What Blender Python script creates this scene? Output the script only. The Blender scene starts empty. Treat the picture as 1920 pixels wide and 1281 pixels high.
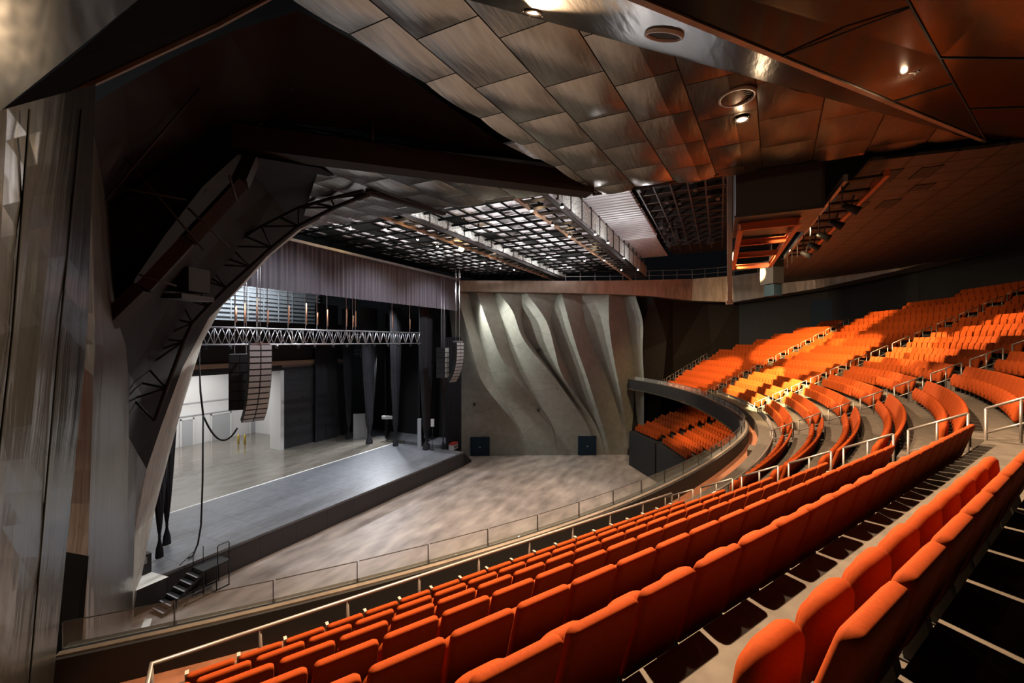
import bpy, bmesh, math, random
from mathutils import Vector, Matrix
random.seed(7)
PI = math.pi
sc = bpy.context.scene
COL = sc.collection
V = Vector

# ------------------------------------------------------------------ helpers
class MB:
    """collects shapes, then links them as ONE mesh object"""
    def __init__(s): s.v = []; s.f = []; s.sm = []
    def poly(s, pts, smooth=False):
        i = len(s.v); s.v += [tuple(p) for p in pts]; s.f.append(tuple(range(i, i+len(pts)))); s.sm.append(smooth)
    def box(s, lo, hi, M=None):
        x0,y0,z0 = lo; x1,y1,z1 = hi
        p = [V(q) for q in ((x0,y0,z0),(x1,y0,z0),(x1,y1,z0),(x0,y1,z0),(x0,y0,z1),(x1,y0,z1),(x1,y1,z1),(x0,y1,z1))]
        if M: p = [M @ q for q in p]
        i = len(s.v); s.v += [tuple(q) for q in p]
        for f in ((0,3,2,1),(4,5,6,7),(0,1,5,4),(1,2,6,5),(2,3,7,6),(3,0,4,7)):
            s.f.append(tuple(i+k for k in f)); s.sm.append(False)
    def hexa(s, p):
        i = len(s.v); s.v += [tuple(q) for q in p]
        for f in ((0,3,2,1),(4,5,6,7),(0,1,5,4),(1,2,6,5),(2,3,7,6),(3,0,4,7)):
            s.f.append(tuple(i+k for k in f)); s.sm.append(False)
    def bar(s, a, b, w, h, up=(0,0,1)):
        a = V(a); b = V(b); t = (b-a).normalized(); u = V(up)
        sd = t.cross(u)
        if sd.length < 1e-5: sd = t.cross(V((1,0,0)))
        sd.normalize(); u = sd.cross(t)
        c = []
        for q in (a, b):
            for (i, j) in ((-1,-1),(1,-1),(1,1),(-1,1)): c.append(q + sd*(w/2*i) + u*(h/2*j))
        s.hexa(c)
    def tube(s, pts, r, n=8, cap=True):
        pts = [V(p) for p in pts]; rings = []
        rs = r if isinstance(r, (list, tuple)) else [r]*len(pts)
        ref = None
        for k, p in enumerate(pts):
            t = (pts[min(k+1,len(pts)-1)] - pts[max(k-1,0)]).normalized()
            if ref is None:
                ref = V((0,0,1)) if abs(t.z) < .9 else V((1,0,0))
            x = t.cross(ref)
            if x.length < 1e-6: x = t.orthogonal()
            x.normalize(); y = x.cross(t).normalized(); ref = y
            i = len(s.v); rings.append(i)
            for m in range(n):
                a = 2*PI*m/n; s.v.append(tuple(p + x*(math.cos(a)*rs[k]) + y*(math.sin(a)*rs[k])))
        for k in range(len(rings)-1):
            for m in range(n):
                a, b = rings[k], rings[k+1]
                s.f.append((a+m, a+(m+1)%n, b+(m+1)%n, b+m)); s.sm.append(True)
        if cap:
            s.f.append(tuple(rings[0]+m for m in range(n))[::-1]); s.sm.append(False)
            s.f.append(tuple(rings[-1]+m for m in range(n))); s.sm.append(False)
    def grid(s, rows, smooth=False):
        """rows of points -> quads"""
        n = len(rows[0]); i = len(s.v)
        for r in rows: s.v += [tuple(p) for p in r]
        for a in range(len(rows)-1):
            for b in range(n-1):
                s.f.append((i+a*n+b, i+a*n+b+1, i+(a+1)*n+b+1, i+(a+1)*n+b)); s.sm.append(smooth)
    def prism(s, pts, off):
        """extrude polygon by vector off"""
        n = len(pts); o = V(off); i = len(s.v)
        s.v += [tuple(V(p)) for p in pts] + [tuple(V(p)+o) for p in pts]
        s.f.append(tuple(i+k for k in range(n))[::-1]); s.sm.append(False)
        s.f.append(tuple(i+n+k for k in range(n))); s.sm.append(False)
        for k in range(n):
            s.f.append((i+k, i+(k+1)%n, i+n+(k+1)%n, i+n+k)); s.sm.append(False)
    def lathe(s, c, prof, n=16, M=None):
        rows = []
        for (r, z) in prof:
            rows.append([V((r*math.cos(2*PI*k/n), r*math.sin(2*PI*k/n), z)) for k in range(n+1)])
        if M: rows = [[M @ p for p in r] for r in rows]
        rows = [[p + V(c) for p in r] for r in rows]
        s.grid(rows, True)
    def add(s, o, M):
        i = len(s.v); s.v += [tuple(M @ V(p)) for p in o.v]
        s.f += [tuple(i+k for k in f) for f in o.f]; s.sm += o.sm
    def mesh(s, name, mat):
        me = bpy.data.meshes.new(name); me.from_pydata(s.v, [], s.f); me.update()
        if mat: me.materials.append(mat)
        for p, q in zip(me.polygons, s.sm): p.use_smooth = q
        return me
    def build(s, name, mat, parent=None, fix=True, loc=None):
        me = s.mesh(name, mat)
        if fix:
            b = bmesh.new(); b.from_mesh(me)
            bmesh.ops.recalc_face_normals(b, faces=b.faces); b.to_mesh(me); b.free()
        o = bpy.data.objects.new(name, me); COL.objects.link(o)
        if parent: o.parent = parent
        if loc is not None: o.location = loc
        return o

def tag(o, label, cat=None, group=None, kind=None):
    if label: o['label'] = label
    if cat: o['category'] = cat
    if group: o['group'] = group
    if kind: o['kind'] = kind
    return o
def struct(o, label=None): o['kind'] = 'structure'; return tag(o, label)
def empty(name, loc=(0,0,0), rz=0):
    o = bpy.data.objects.new(name, None); COL.objects.link(o); o.location = loc; o.rotation_euler.z = rz
    o.empty_display_size = .1
    return o
def thing(name, label, cat, loc=(0,0,0), rz=0, group=None): return tag(empty(name, loc, rz), label, cat, group)
def copy_tree(o, parent=None):
    c = o.copy(); COL.objects.link(c)
    if parent: c.parent = parent
    for ch in list(o.children): copy_tree(ch, c)
    return c
ORD = 'zeroth first second third fourth fifth sixth seventh eighth ninth tenth eleventh twelfth thirteenth fourteenth fifteenth sixteenth seventeenth eighteenth nineteenth twentieth'.split()
def onum(n):
    if n <= 20: return ORD[n]
    if n < 30: return 'twenty-' + ORD[n-20]
    if n == 30: return 'thirtieth'
    return 'thirty-' + ORD[n-30]

# camera: level, 15 mm lens, at the balcony's side block
H = 13.5; FPX = 800.0
AY = math.atan(390/800.0); cA, sA = math.cos(AY), math.sin(AY)
Fv = V((cA, sA, 0)); Rv = V((sA, -cA, 0)); CAM = V((0,0,H))
def ray(u, v): return Fv + Rv*((u-960)/FPX) + V((0,0,-(v-640.5)/FPX))
def P(u, v, d): return CAM + ray(u, v)*d
def Pz(u, v, z): r = ray(u, v); return CAM + r*((z-H)/r.z)
def Py(u, v, y): r = ray(u, v); return CAM + r*(y/r.y)
def Px(u, v, x): r = ray(u, v); return CAM + r*(x/r.x)
def proj(p):
    q = V(p)-CAM; d = q.dot(Fv)
    return (960+FPX*q.dot(Rv)/d, 640.5-FPX*q.z/d, d)

# ------------------------------------------------------------------ materials
def mat(name, col, rough=.6, metal=0., noise=None, bump=None, spec=.5, col2=None, scale=(1,1,1), detail=6, emit=None, coat=0., alpha=1., trans=0.):
    m = bpy.data.materials.new(name); m.use_nodes = True
    nt = m.node_tree; N = nt.nodes; L = nt.links; b = N['Principled BSDF']
    b.inputs['Base Color'].default_value = (*col, 1); b.inputs['Roughness'].default_value = rough
    b.inputs['Metallic'].default_value = metal; b.inputs['Specular IOR Level'].default_value = spec
    b.inputs['Coat Weight'].default_value = coat
    if trans: b.inputs['Transmission Weight'].default_value = trans
    if alpha < 1: b.inputs['Alpha'].default_value = alpha
    if emit: b.inputs['Emission Color'].default_value = (*emit[0], 1); b.inputs['Emission Strength'].default_value = emit[1]
    if noise or bump:
        tc = N.new('ShaderNodeTexCoord'); mp = N.new('ShaderNodeMapping'); L.new(tc.outputs['Object'], mp.inputs['Vector'])
        mp.inputs['Scale'].default_value = scale
    if noise:
        t = N.new('ShaderNodeTexNoise'); t.inputs['Scale'].default_value = noise; t.inputs['Detail'].default_value = detail
        L.new(mp.outputs['Vector'], t.inputs['Vector'])
        r = N.new('ShaderNodeValToRGB'); r.color_ramp.elements[0].position = .3; r.color_ramp.elements[1].position = .72
        c2 = col2 or tuple(c*.6 for c in col)
        r.color_ramp.elements[0].color = (*c2, 1); r.color_ramp.elements[1].color = (*col, 1)
        L.new(t.outputs['Fac'], r.inputs['Fac']); L.new(r.outputs['Color'], b.inputs['Base Color'])
    if bump:
        t2 = N.new('ShaderNodeTexNoise'); t2.inputs['Scale'].default_value = bump[0]; t2.inputs['Detail'].default_value = 3
        L.new(mp.outputs['Vector'], t2.inputs['Vector'])
        bp = N.new('ShaderNodeBump'); bp.inputs['Strength'].default_value = bump[1]; bp.inputs['Distance'].default_value = bump[2]
        L.new(t2.outputs['Fac'], bp.inputs['Height']); L.new(bp.outputs['Normal'], b.inputs['Normal'])
    return m
def add_lines(m, axis_scale, brick=(2.4,1.2), depth=.6, width=.012, rot=(0,0,0), offset=0.):
    """thin panel joints multiplied over the base colour"""
    nt = m.node_tree; N = nt.nodes; L = nt.links; b = N['Principled BSDF']
    tc = N.new('ShaderNodeTexCoord'); mp = N.new('ShaderNodeMapping'); mp.inputs['Rotation'].default_value = rot
    L.new(tc.outputs['Object'], mp.inputs['Vector']); mp.inputs['Scale'].default_value = axis_scale
    k = N.new('ShaderNodeTexBrick'); k.inputs['Scale'].default_value = 1
    k.inputs['Brick Width'].default_value = brick[0]; k.inputs['Row Height'].default_value = brick[1]
    k.inputs['Mortar Size'].default_value = width; k.inputs['Mortar Smooth'].default_value = .1; k.offset = offset
    k.inputs['Color1'].default_value = (1,1,1,1); k.inputs['Color2'].default_value = (.88,.88,.88,1)
    k.inputs['Mortar'].default_value = (depth,depth,depth,1)
    L.new(mp.outputs['Vector'], k.inputs['Vector'])
    mx = N.new('ShaderNodeMix'); mx.data_type = 'RGBA'; mx.blend_type = 'MULTIPLY'; mx.inputs[0].default_value = 1
    src = b.inputs['Base Color'].links
    if src: L.new(src[0].from_socket, mx.inputs[6])
    else: mx.inputs[6].default_value = b.inputs['Base Color'].default_value
    L.new(k.outputs['Color'], mx.inputs[7]); L.new(mx.outputs[2], b.inputs['Base Color'])
    return m

M = {}
M['arena'] = mat('worn_concrete', (.44,.365,.315), .5, 0, .8, None, .35, (.18,.148,.13), (.5,1.3,1), 12)
M['deck'] = add_lines(mat('stage_deck', (.20,.205,.222), .45, 0, 1.3, None, .5, (.13,.135,.148), (1,3,1), 8), (1,1,1), (2.44,1.22), .55, .02)
M['dockfloor'] = mat('polished_concrete', (.25,.225,.19), .14, 0, .9, None, .5, (.16,.14,.115), (.6,1.5,1), 8, coat=.3)
M['fascia'] = add_lines(mat('stage_fascia', (.115,.105,.112), .55), (1,0,1), (2.44,4), .4, .02)
M['seat'] = mat('orange_wool', (.22,.0355,.0045), .85, 0, 60, (300,.15,.0012), .1, (.185,.0275,.0032))
M['seatframe'] = mat('seat_frame', (.03,.03,.03), .5, .2)
M['armwood'] = mat('arm_cap', (.30,.27,.24), .45)
M['blackfab'] = mat('black_drape', (.032,.032,.037), .9, 0, 3, (14,.3,.03), .2, (.020,.020,.024), (4,4,.2))
M['valance'] = mat('valance_velour', (.145,.128,.145), .9, 0, 4, None, .2, (.085,.075,.088), (5,5,.06))
M['truss'] = mat('aluminium', (.55,.55,.58), .35, .9)
M['steel'] = mat('rail_steel', (.23,.205,.19), .38, .55)
M['darksteel'] = mat('dark_steel', (.035,.030,.028), .5, .4)
M['browntruss'] = mat('brown_steel', (.010,.0065,.005), .7, 0)
M['orangesteel'] = mat('orange_primer_steel', (.50,.11,.03), .6)
M['bronze'] = mat('brushed_bronze_panel', (.50,.465,.42), .27, 1, 3, (2.2,.10,.12), .5, (.36,.33,.295), (.5,3,1))
M['bronzedark'] = mat('dark_bronze_panel', (.008,.0064,.0054), .14, 0, 3, (1.2,.05,.1), .10, (.006,.0047,.004))
M['bronzetile'] = add_lines(mat('bronze_tile', (.085,.074,.067), .6, .4, 2.5, None, .5, (.06,.051,.046)), (1,1,1), (1.1,1.1), .2, .05)
M['band'] = mat('copper_band', (.34,.285,.235), .45, .6, 1.5, (1.6,.25,.3), .5, (.22,.182,.15), (1,1,.3))
M['arch'] = mat('brown_portal_panel', (.014,.0098,.008), .65, 0, 2, None, .2, (.010,.007,.0058))
M['reveal'] = add_lines(mat('portal_reveal', (.50,.475,.42), .5, 0, 4, None, .4, (.36,.34,.30), (1,1,.3)), (1,1,1), (3,1.8), .6, .02)
M['leftmetal'] = mat('brushed_steel_wall', (.125,.123,.119), .24, .9, 6, (1.2,.12,.2), .5, (.088,.086,.083), (3,3,.08))
M['leftmetal2'] = mat('bronze_steel_wall', (.30,.265,.23), .30, .9, 6, (1.2,.12,.3), .5, (.2,.165,.14), (3,3,.08))
M['fin'] = add_lines(mat('folded_concrete', (.30,.295,.26), .62, 0, 1.6, None, .35, (.24,.235,.205), (1,1,1), 10), (1,1,1), (3.2,1.9), .72, .02, (PI/2,0,1.1))
M['nearblack'] = mat('black_wall', (.008,.008,.009), .7)
M['darkgrey'] = mat('dark_grey_wall', (.0075,.008,.0105), .75, 0, 2)
M['darkblue'] = mat('dark_blue_door', (.008,.020,.036), .7, spec=.2)
M['white'] = mat('dock_wall', (.72,.72,.72), .7)
M['lightgrey'] = mat('dock_grey', (.42,.43,.45), .6)
M['tan'] = mat('tan_beam', (.40,.28,.19), .6)
M['concrete'] = mat('balcony_concrete', (.078,.065,.054), .7, 0, 7, None, .25, (.046,.038,.031), (1,1,1), 10)
M['aislefloor'] = mat('walkway_floor', (.30,.13,.075), .32, 0, 4, None, .4, (.2,.085,.05))


M['cabinet'] = mat('black_cabinet', (.015,.015,.017), .55)
M['grille'] = mat('speaker_grille', (.46,.455,.455), .5, .5)
M['mesh'] = mat('wire_mesh_panel', (.75,.78,.74), .6, .3, 9, None, .4, (.10,.11,.10), (1,1,1), 4)
M['gridpan'] = mat('grid_deck', (.62,.60,.61), .55, .2, 3, None, .4, (.34,.33,.34))
M['lamp'] = mat('lamp_lens', (1,.9,.75), .4, emit=((1,.86,.66), 14.))
M['lampcool'] = mat('lamp_lens_cool', (1,.95,.9), .4, emit=((1,.93,.85), 14.))
M['lampgold'] = mat('lamp_lens_gold', (1,.7,.3), .4, emit=((1,.62,.22), 60.))
M['redchain'] = mat('hoist_chain', (.50,.22,.12), .5, .3)
M['whitepaint'] = mat('white_tape', (.78,.77,.72), .6)
M['greenled'] = mat('grey_plastic', (.3,.3,.3), .5)
M['glass'] = mat('guard_glass', (.75,.85,.82), .03, 0, alpha=.10)
M['cornerpanel'] = mat('grey_corner_panel', (.022,.026,.029), .45, .2, 2, (1.1,.35,.3), .4, (.016,.019,.021))
M['nosing'] = mat('step_nosing', (.35,.35,.36), .5)
M['portalmetal'] = add_lines(mat('portal_metal', (.24,.22,.195), .4, .6, 4, None, .5, (.16,.145,.13), (1,1,.3)), (1,1,1), (3,1.9), .5, .02)
M['void'] = mat('void_black', (.003,.0033,.003), .9, 0, spec=.1)
M['bronzedim'] = mat('dimmed_bronze_panel', (.17,.155,.138), .27, 1, 3, (2.2,.10,.12), .5, (.12,.108,.096), (.5,3,1))  # bronze copy darkened to paint weaker light on the panels
M['boxgrey'] = mat('grey_booth', (.040,.042,.049), .6)
M['red'] = mat('red_case', (.35,.03,.02), .5)
M['bronzeshade'] = mat('shaded_bronze_panel', (.075,.062,.052), .36, .9, 3, (2.2,.10,.12), .3, (.05,.042,.036), (.5,3,1))  # darkest bronze copy, shade put into the colour
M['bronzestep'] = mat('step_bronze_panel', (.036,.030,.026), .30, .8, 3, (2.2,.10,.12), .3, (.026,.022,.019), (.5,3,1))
# ------------------------------------------------------------------ balcony seating fan
CX, CY = 25.8, 33.9                      # centre of the fan
DA = 14.8                                # angle of one seating block
PITCH, RISE, A0 = .985, .528, 35.8       # row pitch, rise, apothem of the front row's backs
SW = .53
def zfloor(j): return 8.624 + RISE*j
def basis(al):
    a = math.radians(al)
    n = V((-math.sin(a), math.cos(a), 0)); w = V((math.cos(a), math.sin(a), 0))
    return n, w                          # n points to the stage, w along the row
BACK = [(30,-40),(20,-18.5),(35.6,-16.6),(40,-14.4),(46.6,-9.5),(50.5,-2.6),(54,4),(60,30),(0,40)]
def inside(p, q=BACK[1:7]):
    # behind the rear boundary?
    for a, b in zip(q[:-1], q[1:]):
        if (b[0]-a[0])*(p[1]-a[1]) - (b[1]-a[1])*(p[0]-a[0]) < 0: return False
    return True
def pos(al, ap, s, z):
    n, w = basis(al)
    return V((CX, CY, 0)) - n*ap + w*s + V((0,0,z))
SECT = [(-29.6, 0, 7), (-14.8, 1, 16), (0, 1, 17), (14.8, 1, 16), (29.6, 0, 13)]   # angle, first row, row count end
TH = math.tan(math.radians(DA/2))
AISLE = .62

# floor treads of every block, one stepped slab
fl = MB()
def polar(ph, r, z): return V((CX + r*math.sin(ph), CY - r*math.cos(ph), z))
for si, (al, j0, j1) in enumerate(SECT):
    for j in range(j0, 8 if si == 0 else j1+2):
        a = A0 + PITCH*j
        ai, ao = a-.945, a+.04
        if j == j0: ai = a - 1.3
        z = zfloor(j); b0 = math.radians(al-DA/2); b1 = math.radians(al+DA/2)
        if si == 0:
            ad = .07 if j >= 6 else 0
            pts = [pos(al, ai, -6.75, z-.62), pos(al, ai, TH*ai, z-.62), pos(al, ao+ad, TH*ao, z-.62), pos(al, ao+ad, -6.75, z-.62)]
            fl.prism(pts, (0,0,.62))
        else:
            for q in range(10):
                p0 = b0+(b1-b0)*q/10; p1 = b0+(b1-b0)*(q+1)/10
                e0 = polar((p0+p1)/2, ao*1.004, 0)
                if j > 5 and not inside(e0): continue
                fl.prism([polar(p0, ai*1.004, z-.62), polar(p1, ai*1.004, z-.62), polar(p1, ao*1.004, z-.62), polar(p0, ao*1.004, z-.62)], (0,0,.62))
        # half steps in the aisles
        for (bb, sg, ok) in ((b1, -1, si < 4), (b0, 1, si > 0)):
            if ok and j >= 1 and inside(polar(bb, ai+1.2, 0)):
                rr = ai/math.cos(math.radians(DA/2)) if si == 0 else ai*1.004
                if si == 0:
                    c0 = pos(al, ai, TH*ai-.55, z-.62); c1 = pos(al, ai, TH*ai, z-.62); d = basis(al)[0]*.32
                    fl.prism([c0, c1, c1+d, c0+d], (0,0,.36))
                else:
                    dp = sg*.55/rr
                    fl.prism([polar(bb, rr, z-.62), polar(bb+dp, rr, z-.62), polar(bb+dp, rr-.32, z-.62), polar(bb, rr-.32, z-.62)], (0,0,.36))
struct(fl.build('floor_balcony', M['concrete']), 'stepped concrete balcony floor under the orange seat rows')

# walkway between parapet and front rows, parapet, glass
def rimR(ph): return 34.55 + .55*math.exp(-(ph/10.)**2)
def rim(ph, dr, z):
    a = math.radians(ph); r = rimR(ph)+dr
    return V((CX + r*math.sin(a), CY - r*math.cos(a), z))
PH = [-42.2 + i*1.0 for i in range(88)]
zw = zfloor(0)
wk = MB()
wk.grid([[rim(p, .1, zw-.01) for p in PH], [rim(p, 3.4, zw-.01) for p in PH]])
wk.grid([[rim(p, .1, zw-.25) for p in PH], [rim(p, 3.4, zw-.25) for p in PH]])
struct(wk.build('floor_walkway', M['aislefloor']), 'copper toned walkway floor between parapet and front seats')
par = MB()
prof = [(.02, 8.15), (-.18, 8.15), (-.22, 9.14), (.16, 9.14), (.14, 8.15)]
par.grid([[rim(p, r, z) for p in PH] for (r, z) in prof])
struct(par.build('wall_parapet', M['nearblack']), 'curved black balcony parapet')
cap = MB()
prof = [(.0, 9.14), (.0, 9.165), (.10, 9.165), (.10, 9.14), (.0, 9.14)]
cap.grid([[rim(p, r, z) for p in PH] for (r, z) in prof])
struct(cap.build('trim_1', M['band']), 'copper cap strip along the balcony parapet')
low = MB()
prof = [(-.22, 8.15), (-.24, 8.03), (-.05, 7.98), (.1, 8.05), (.1, 8.15), (-.22, 8.15)]
low.grid([[rim(p, r, z) for p in PH] for (r, z) in prof])
struct(low.build('trim_2', M['bronze']), 'metal trim under the balcony front')
sof = MB()
sof.grid([[rim(p, 0, 8.1) for p in PH], [rim(p, 3, 7.75) for p in PH], [rim(p, 14, 7.6) for p in PH]])
struct(sof.build('ceiling_under_balcony', M['arch']), 'dark soffit below the balcony')
gg = thing('glass_guard', 'low clear glass guard standing on the balcony parapet', 'glass guard', rim(0, 0, 9.185))
ph = -42.2; step = math.degrees(1.32/34.6)
npan = 0
while ph + step < 44 and npan < 98:
    a, b = rim(ph+.03, -.03, 9.185), rim(ph+step-.03, -.03, 9.185)
    m = MB(); nn = (V((CX,CY,0))-V((a.x,a.y,0))).normalized()*.012
    o0 = rim(0,0,9.185)
    m.hexa([a-nn-o0, b-nn-o0, b+nn-o0, a+nn-o0, a-nn-o0+V((0,0,.36)), b-nn-o0+V((0,0,.36)), b+nn-o0+V((0,0,.36)), a+nn-o0+V((0,0,.36))])
    g = m.build('glass_panel', M['glass'], gg)
    t = MB(); t.bar(b-o0+V((0,0,0)), b-o0+V((0,0,.36)), .012, .03, up=nn)
    t.bar(a-o0+V((0,0,.363)), b-o0+V((0,0,.363)), .02, .008)
    t.build('edge_seal', M['darksteel'], g)
    ph += step; npan += 1

# ---- the seat (origin: on the tread, under the top of its back; -Y... local +Y faces the stage)
def rounded_pad(w, h, t, rc=.07, bulge=.02, nx=8, nz=8, edge=.03):
    """upholstered slab, width along X, height along Z, thickness along Y, rounded top corners and edges"""
    m = MB()
    def outline(inset):
        pts = []
        W = w/2-inset; r = max(rc-inset*.4, .01)
        for k in range(7):
            a = PI/2*k/6; pts.append((W-r+r*math.cos(a), h-inset-r+r*math.sin(a)))
        for k in range(7):
            a = PI/2+PI/2*k/6; pts.append((-W+r+r*math.cos(a), h-inset-r+r*math.sin(a)))
        rb = r*.6
        for k in range(4):
            a = PI+PI/2*k/3; pts.append((-W+rb+rb*math.cos(a), inset+rb+rb*math.sin(a)))
        for k in range(4):
            a = 1.5*PI+PI/2*k/3; pts.append((W-rb+rb*math.cos(a), inset+rb+rb*math.sin(a)))
        return pts
    layers = []
    cx, cz = 0, h/2
    ys = [(-t/2-bulge*.5, .5), (-t/2, edge*1.6/ .1*.1), (-t/2+edge*.45, edge*.35), (-t/2+edge, 0), (t/2-edge, 0), (t/2-edge*.45, edge*.35), (t/2, edge*1.6)]
    rows = []
    for (y, ins) in ys[1:]:
        rows.append([V((x, y, z)) for (x, z) in outline(ins)])
    # bulged centre faces
    def shrink(row, f, y): return [V((p.x*f, y, cz+(p.z-cz)*f)) for p in row]
    front = rows[-1]; back = rows[0]
    f1 = 1-.012/w*2
    rows = [shrink(back, .02, -t/2-bulge*.4), shrink(back, .6, -t/2-bulge*.3), shrink(back, .93, -t/2-bulge*.06), shrink(back, f1, -t/2-.0003)] + rows + [shrink(front, f1, t/2+.0003), shrink(front, .93, t/2+bulge*.16), shrink(front, .6, t/2+bulge*.8), shrink(front, .02, t/2+bulge)]
    rows = [r + [r[0]] for r in rows]
    m.grid(rows, True)
    return m
RECL = math.radians(17)
def seat_parts():
    bk = rounded_pad(.488, .60, .075, .045, .004, edge=.022)
    B = Matrix.Translation((0, .02, .865)) @ Matrix.Rotation(RECL, 4, 'X') @ Matrix.Translation((0, 0, -.60))
    back = MB(); back.add(bk, B)
    cu = rounded_pad(.415, .43, .13, .13, .03, edge=.05)
    Cm = Matrix.Translation((0, .395, .185)) @ Matrix.Rotation(math.radians(9), 4, 'X')
    cush = MB(); cush.add(cu, Cm)
    fr = MB()
    for sx in (-1, 1):
        x = sx*.235
        fr.hexa([V(p) for p in ((x-.012,.12,.0),(x+.012,.12,.0),(x+.012,.26,.0),(x-.012,.26,.0),
                               (x-.012,.19,.33),(x+.012,.19,.33),(x+.012,.30,.33),(x-.012,.30,.33))])
        fr.box((x-.025,.09,0), (x+.025,.31,.012))
    fr.bar((-.247,.27,.24), (.247,.27,.24), .05, .06)
    arm = MB()
    arm.box((-.262,.06,.60), (-.222,.11,.86)); arm.box((-.262,.04,.84), (-.222,.12,.865))
    return back, cush, fr, arm
pb, pc, pf, pa = seat_parts()
me_back = pb.mesh('backrest', M['seat']); me_cush = pc.mesh('seat_cushion', M['seat'])
me_fr = pf.mesh('seat_frame', M['seatframe']); me_arm = pa.mesh('armrest', M['armwood'])
for me in (me_back, me_cush):
    b = bmesh.new(); b.from_mesh(me); bmesh.ops.recalc_face_normals(b, faces=b.faces); b.to_mesh(me); b.free()

def seatpos(si, j, s):
    al = SECT[si][0]; a = A0 + PITCH*j
    if si == 0: return pos(al, a+(.07 if j == 6 else 0), s, zfloor(j)), math.radians(al)
    R_ = a*1.004; ph = math.radians(al) + s/R_
    return V((CX + R_*math.sin(ph), CY - R_*math.cos(ph), zfloor(j))), ph
seats = []                                                # (distance, xyz, yaw, block, row, number from aisle)
for si, (al, j0, j1) in enumerate(SECT):
    for j in range(j0, j1):
        a = A0 + PITCH*j
        half = TH*a - AISLE
        if si == 0:
            n = 19 if j == 0 else 21; s0 = half - SW*.5; ss = [s0 - SW*k for k in range(n)]
        elif si == 4:
            half_r = TH*a - .5
            n = int((half+half_r)/SW); off = -half + SW*.5; ss = [off + SW*k for k in range(n)]
        else:
            n = int(2*half/SW); off = (2*half-n*SW)/2; ss = [half-off-SW*(k+.5) for k in range(n)][::-1] if si > 0 else []
        for k, s in enumerate(ss):
            p, yaw_ = seatpos(si, j, s)
            if not inside(p): continue
            if j >= 2 and not all(inside(pos(al, a+1.1, s, 0)) for _ in (0,)): continue
            u, v, d = proj(p + V((0,0,.6)))
            vis = d > .5 and -40 < u < 1965 and -40 < v < 1400
            if not vis: continue
            seats.append((d, p, yaw_, si, j, k+1))
seats.sort(key=lambda t: t[0])
root = None
NS = 300
for i, (d, p, yaw, si, j, k) in enumerate(seats[:NS]):
    if root is None:
        root = empty('theatre_seat')
        for nm, me in (('backrest', me_back), ('seat_cushion', me_cush), ('seat_frame', me_fr)):
            o = bpy.data.objects.new(nm, me); COL.objects.link(o); o.parent = root
        r = root
    else: r = copy_tree(root)
    if si == 0 and j == 0:
        o = bpy.data.objects.new('armrest', me_arm); COL.objects.link(o); o.parent = r; o['label'] = 'pale arm bracket'
    r.location = p; r.rotation_euler.z = yaw
    row = 'front row' if j == 0 else onum(j+1) + ' row'
    if si == 0: tag(r, f'orange folding seat, {onum(k)} from the aisle in the {row} beside the steel wall', 'seat', f'orange seats in the {row} beside the steel wall')
    else: tag(r, f'orange folding seat, {onum(k)} past the {("first", "second", "third", "fourth")[si-1]} aisle in the {row}', 'seat', f'orange seats in the {row} past the first aisle')
# the remaining balcony seats and the lower tier as one mass
one = MB()
def low_seat():
    m = MB()
    B = Matrix.Translation((0, .02, .865)) @ Matrix.Rotation(RECL, 4, 'X') @ Matrix.Translation((0, 0, -.60))
    q = MB()
    def slab(w, h, t, rc):
        o = [(w/2-rc,h),(w/2-rc*.3,h-rc*.3),(w/2,h-rc),(w/2,0),(-w/2,0),(-w/2,h-rc),(-w/2+rc*.3,h-rc*.3),(-w/2+rc,h)]
        x = MB(); x.prism([V((a,-t/2,b)) for a,b in o], (0,t,0)); return x
    m.add(slab(.485,.6,.075,.05), B)
    m.add(slab(.44,.43,.12,.1), Matrix.Translation((0,.395,.185)) @ Matrix.Rotation(math.radians(9),4,'X'))
    return m
ls = low_seat()
for (d, p, yaw, si, j, k) in seats[NS:]:
    one.add(ls, Matrix.Translation(p) @ Matrix.Rotation(yaw, 4, 'Z'))
# lower tier (side mezzanine under the balcony)
LT = []
mz = MB()
for (al, hw) in ((25.5, 5.6), (36.3, 4.8)):
    for j in range(9):
        a = 33.9 + .95*j; z = 3.7 + .30*j; th_ = math.tan(math.radians(hw))
        half = th_*a - .4
        mz.prism([pos(al, a-.9, -th_*(a-.9), 0), pos(al, a-.9, th_*(a-.9), 0), pos(al, a+.05, th_*a, 0), pos(al, a+.05, -th_*a, 0)], (0,0,z))
        n = int(2*half/SW)
        for k in range(n):
            p = pos(al, a, -half+SW*(k+.5), z)
            one.add(ls, Matrix.Translation(p) @ Matrix.Rotation(math.radians(al), 4, 'Z'))
struct(mz.build('floor_mezzanine', M['darkgrey']), 'stepped floor of the lower side tier')
tag(one.build('theatre_seating', M['seat']), 'far orange seats filling the upper bank and lower tier', 'seats', 'far orange seats', 'stuff')

# ---- aisle handrails: a sloped two-bar rail in the aisle at every row
def aisle_rail():
    m = {}
    sl = RISE/PITCH
    L = .78
    y0, y1 = .18, .18+L            # toward the stage the steps go down
    top = lambda y: .96 - sl*(y-.18)*1.0
    a = MB(); a.tube([(0,y0,top(y0)), (0,y1,top(y1))], .022, 8)
    b = MB(); b.tube([(0,y0,top(y0)-.42), (0,y1,top(y1)-.42)], .02, 8)
    posts = []
    for y in (y0, (y0+y1)/2, y1):
        zb = 0 if y < .95-.01 else -RISE+.0
        q = MB(); q.tube([(0,y,zb), (0,y,top(y))], .021, 8); q.box((-.06,y-.06,zb),(.06,y+.06,zb+.012)); posts.append(q)
    return a, b, posts
ra, rb_, rp = aisle_rail()
rme = [('top_bar', ra.mesh('top_bar', M['steel'])), ('mid_bar', rb_.mesh('mid_bar', M['steel']))] + [('post', q.mesh('post', M['steel'])) for q in rp]
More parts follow.
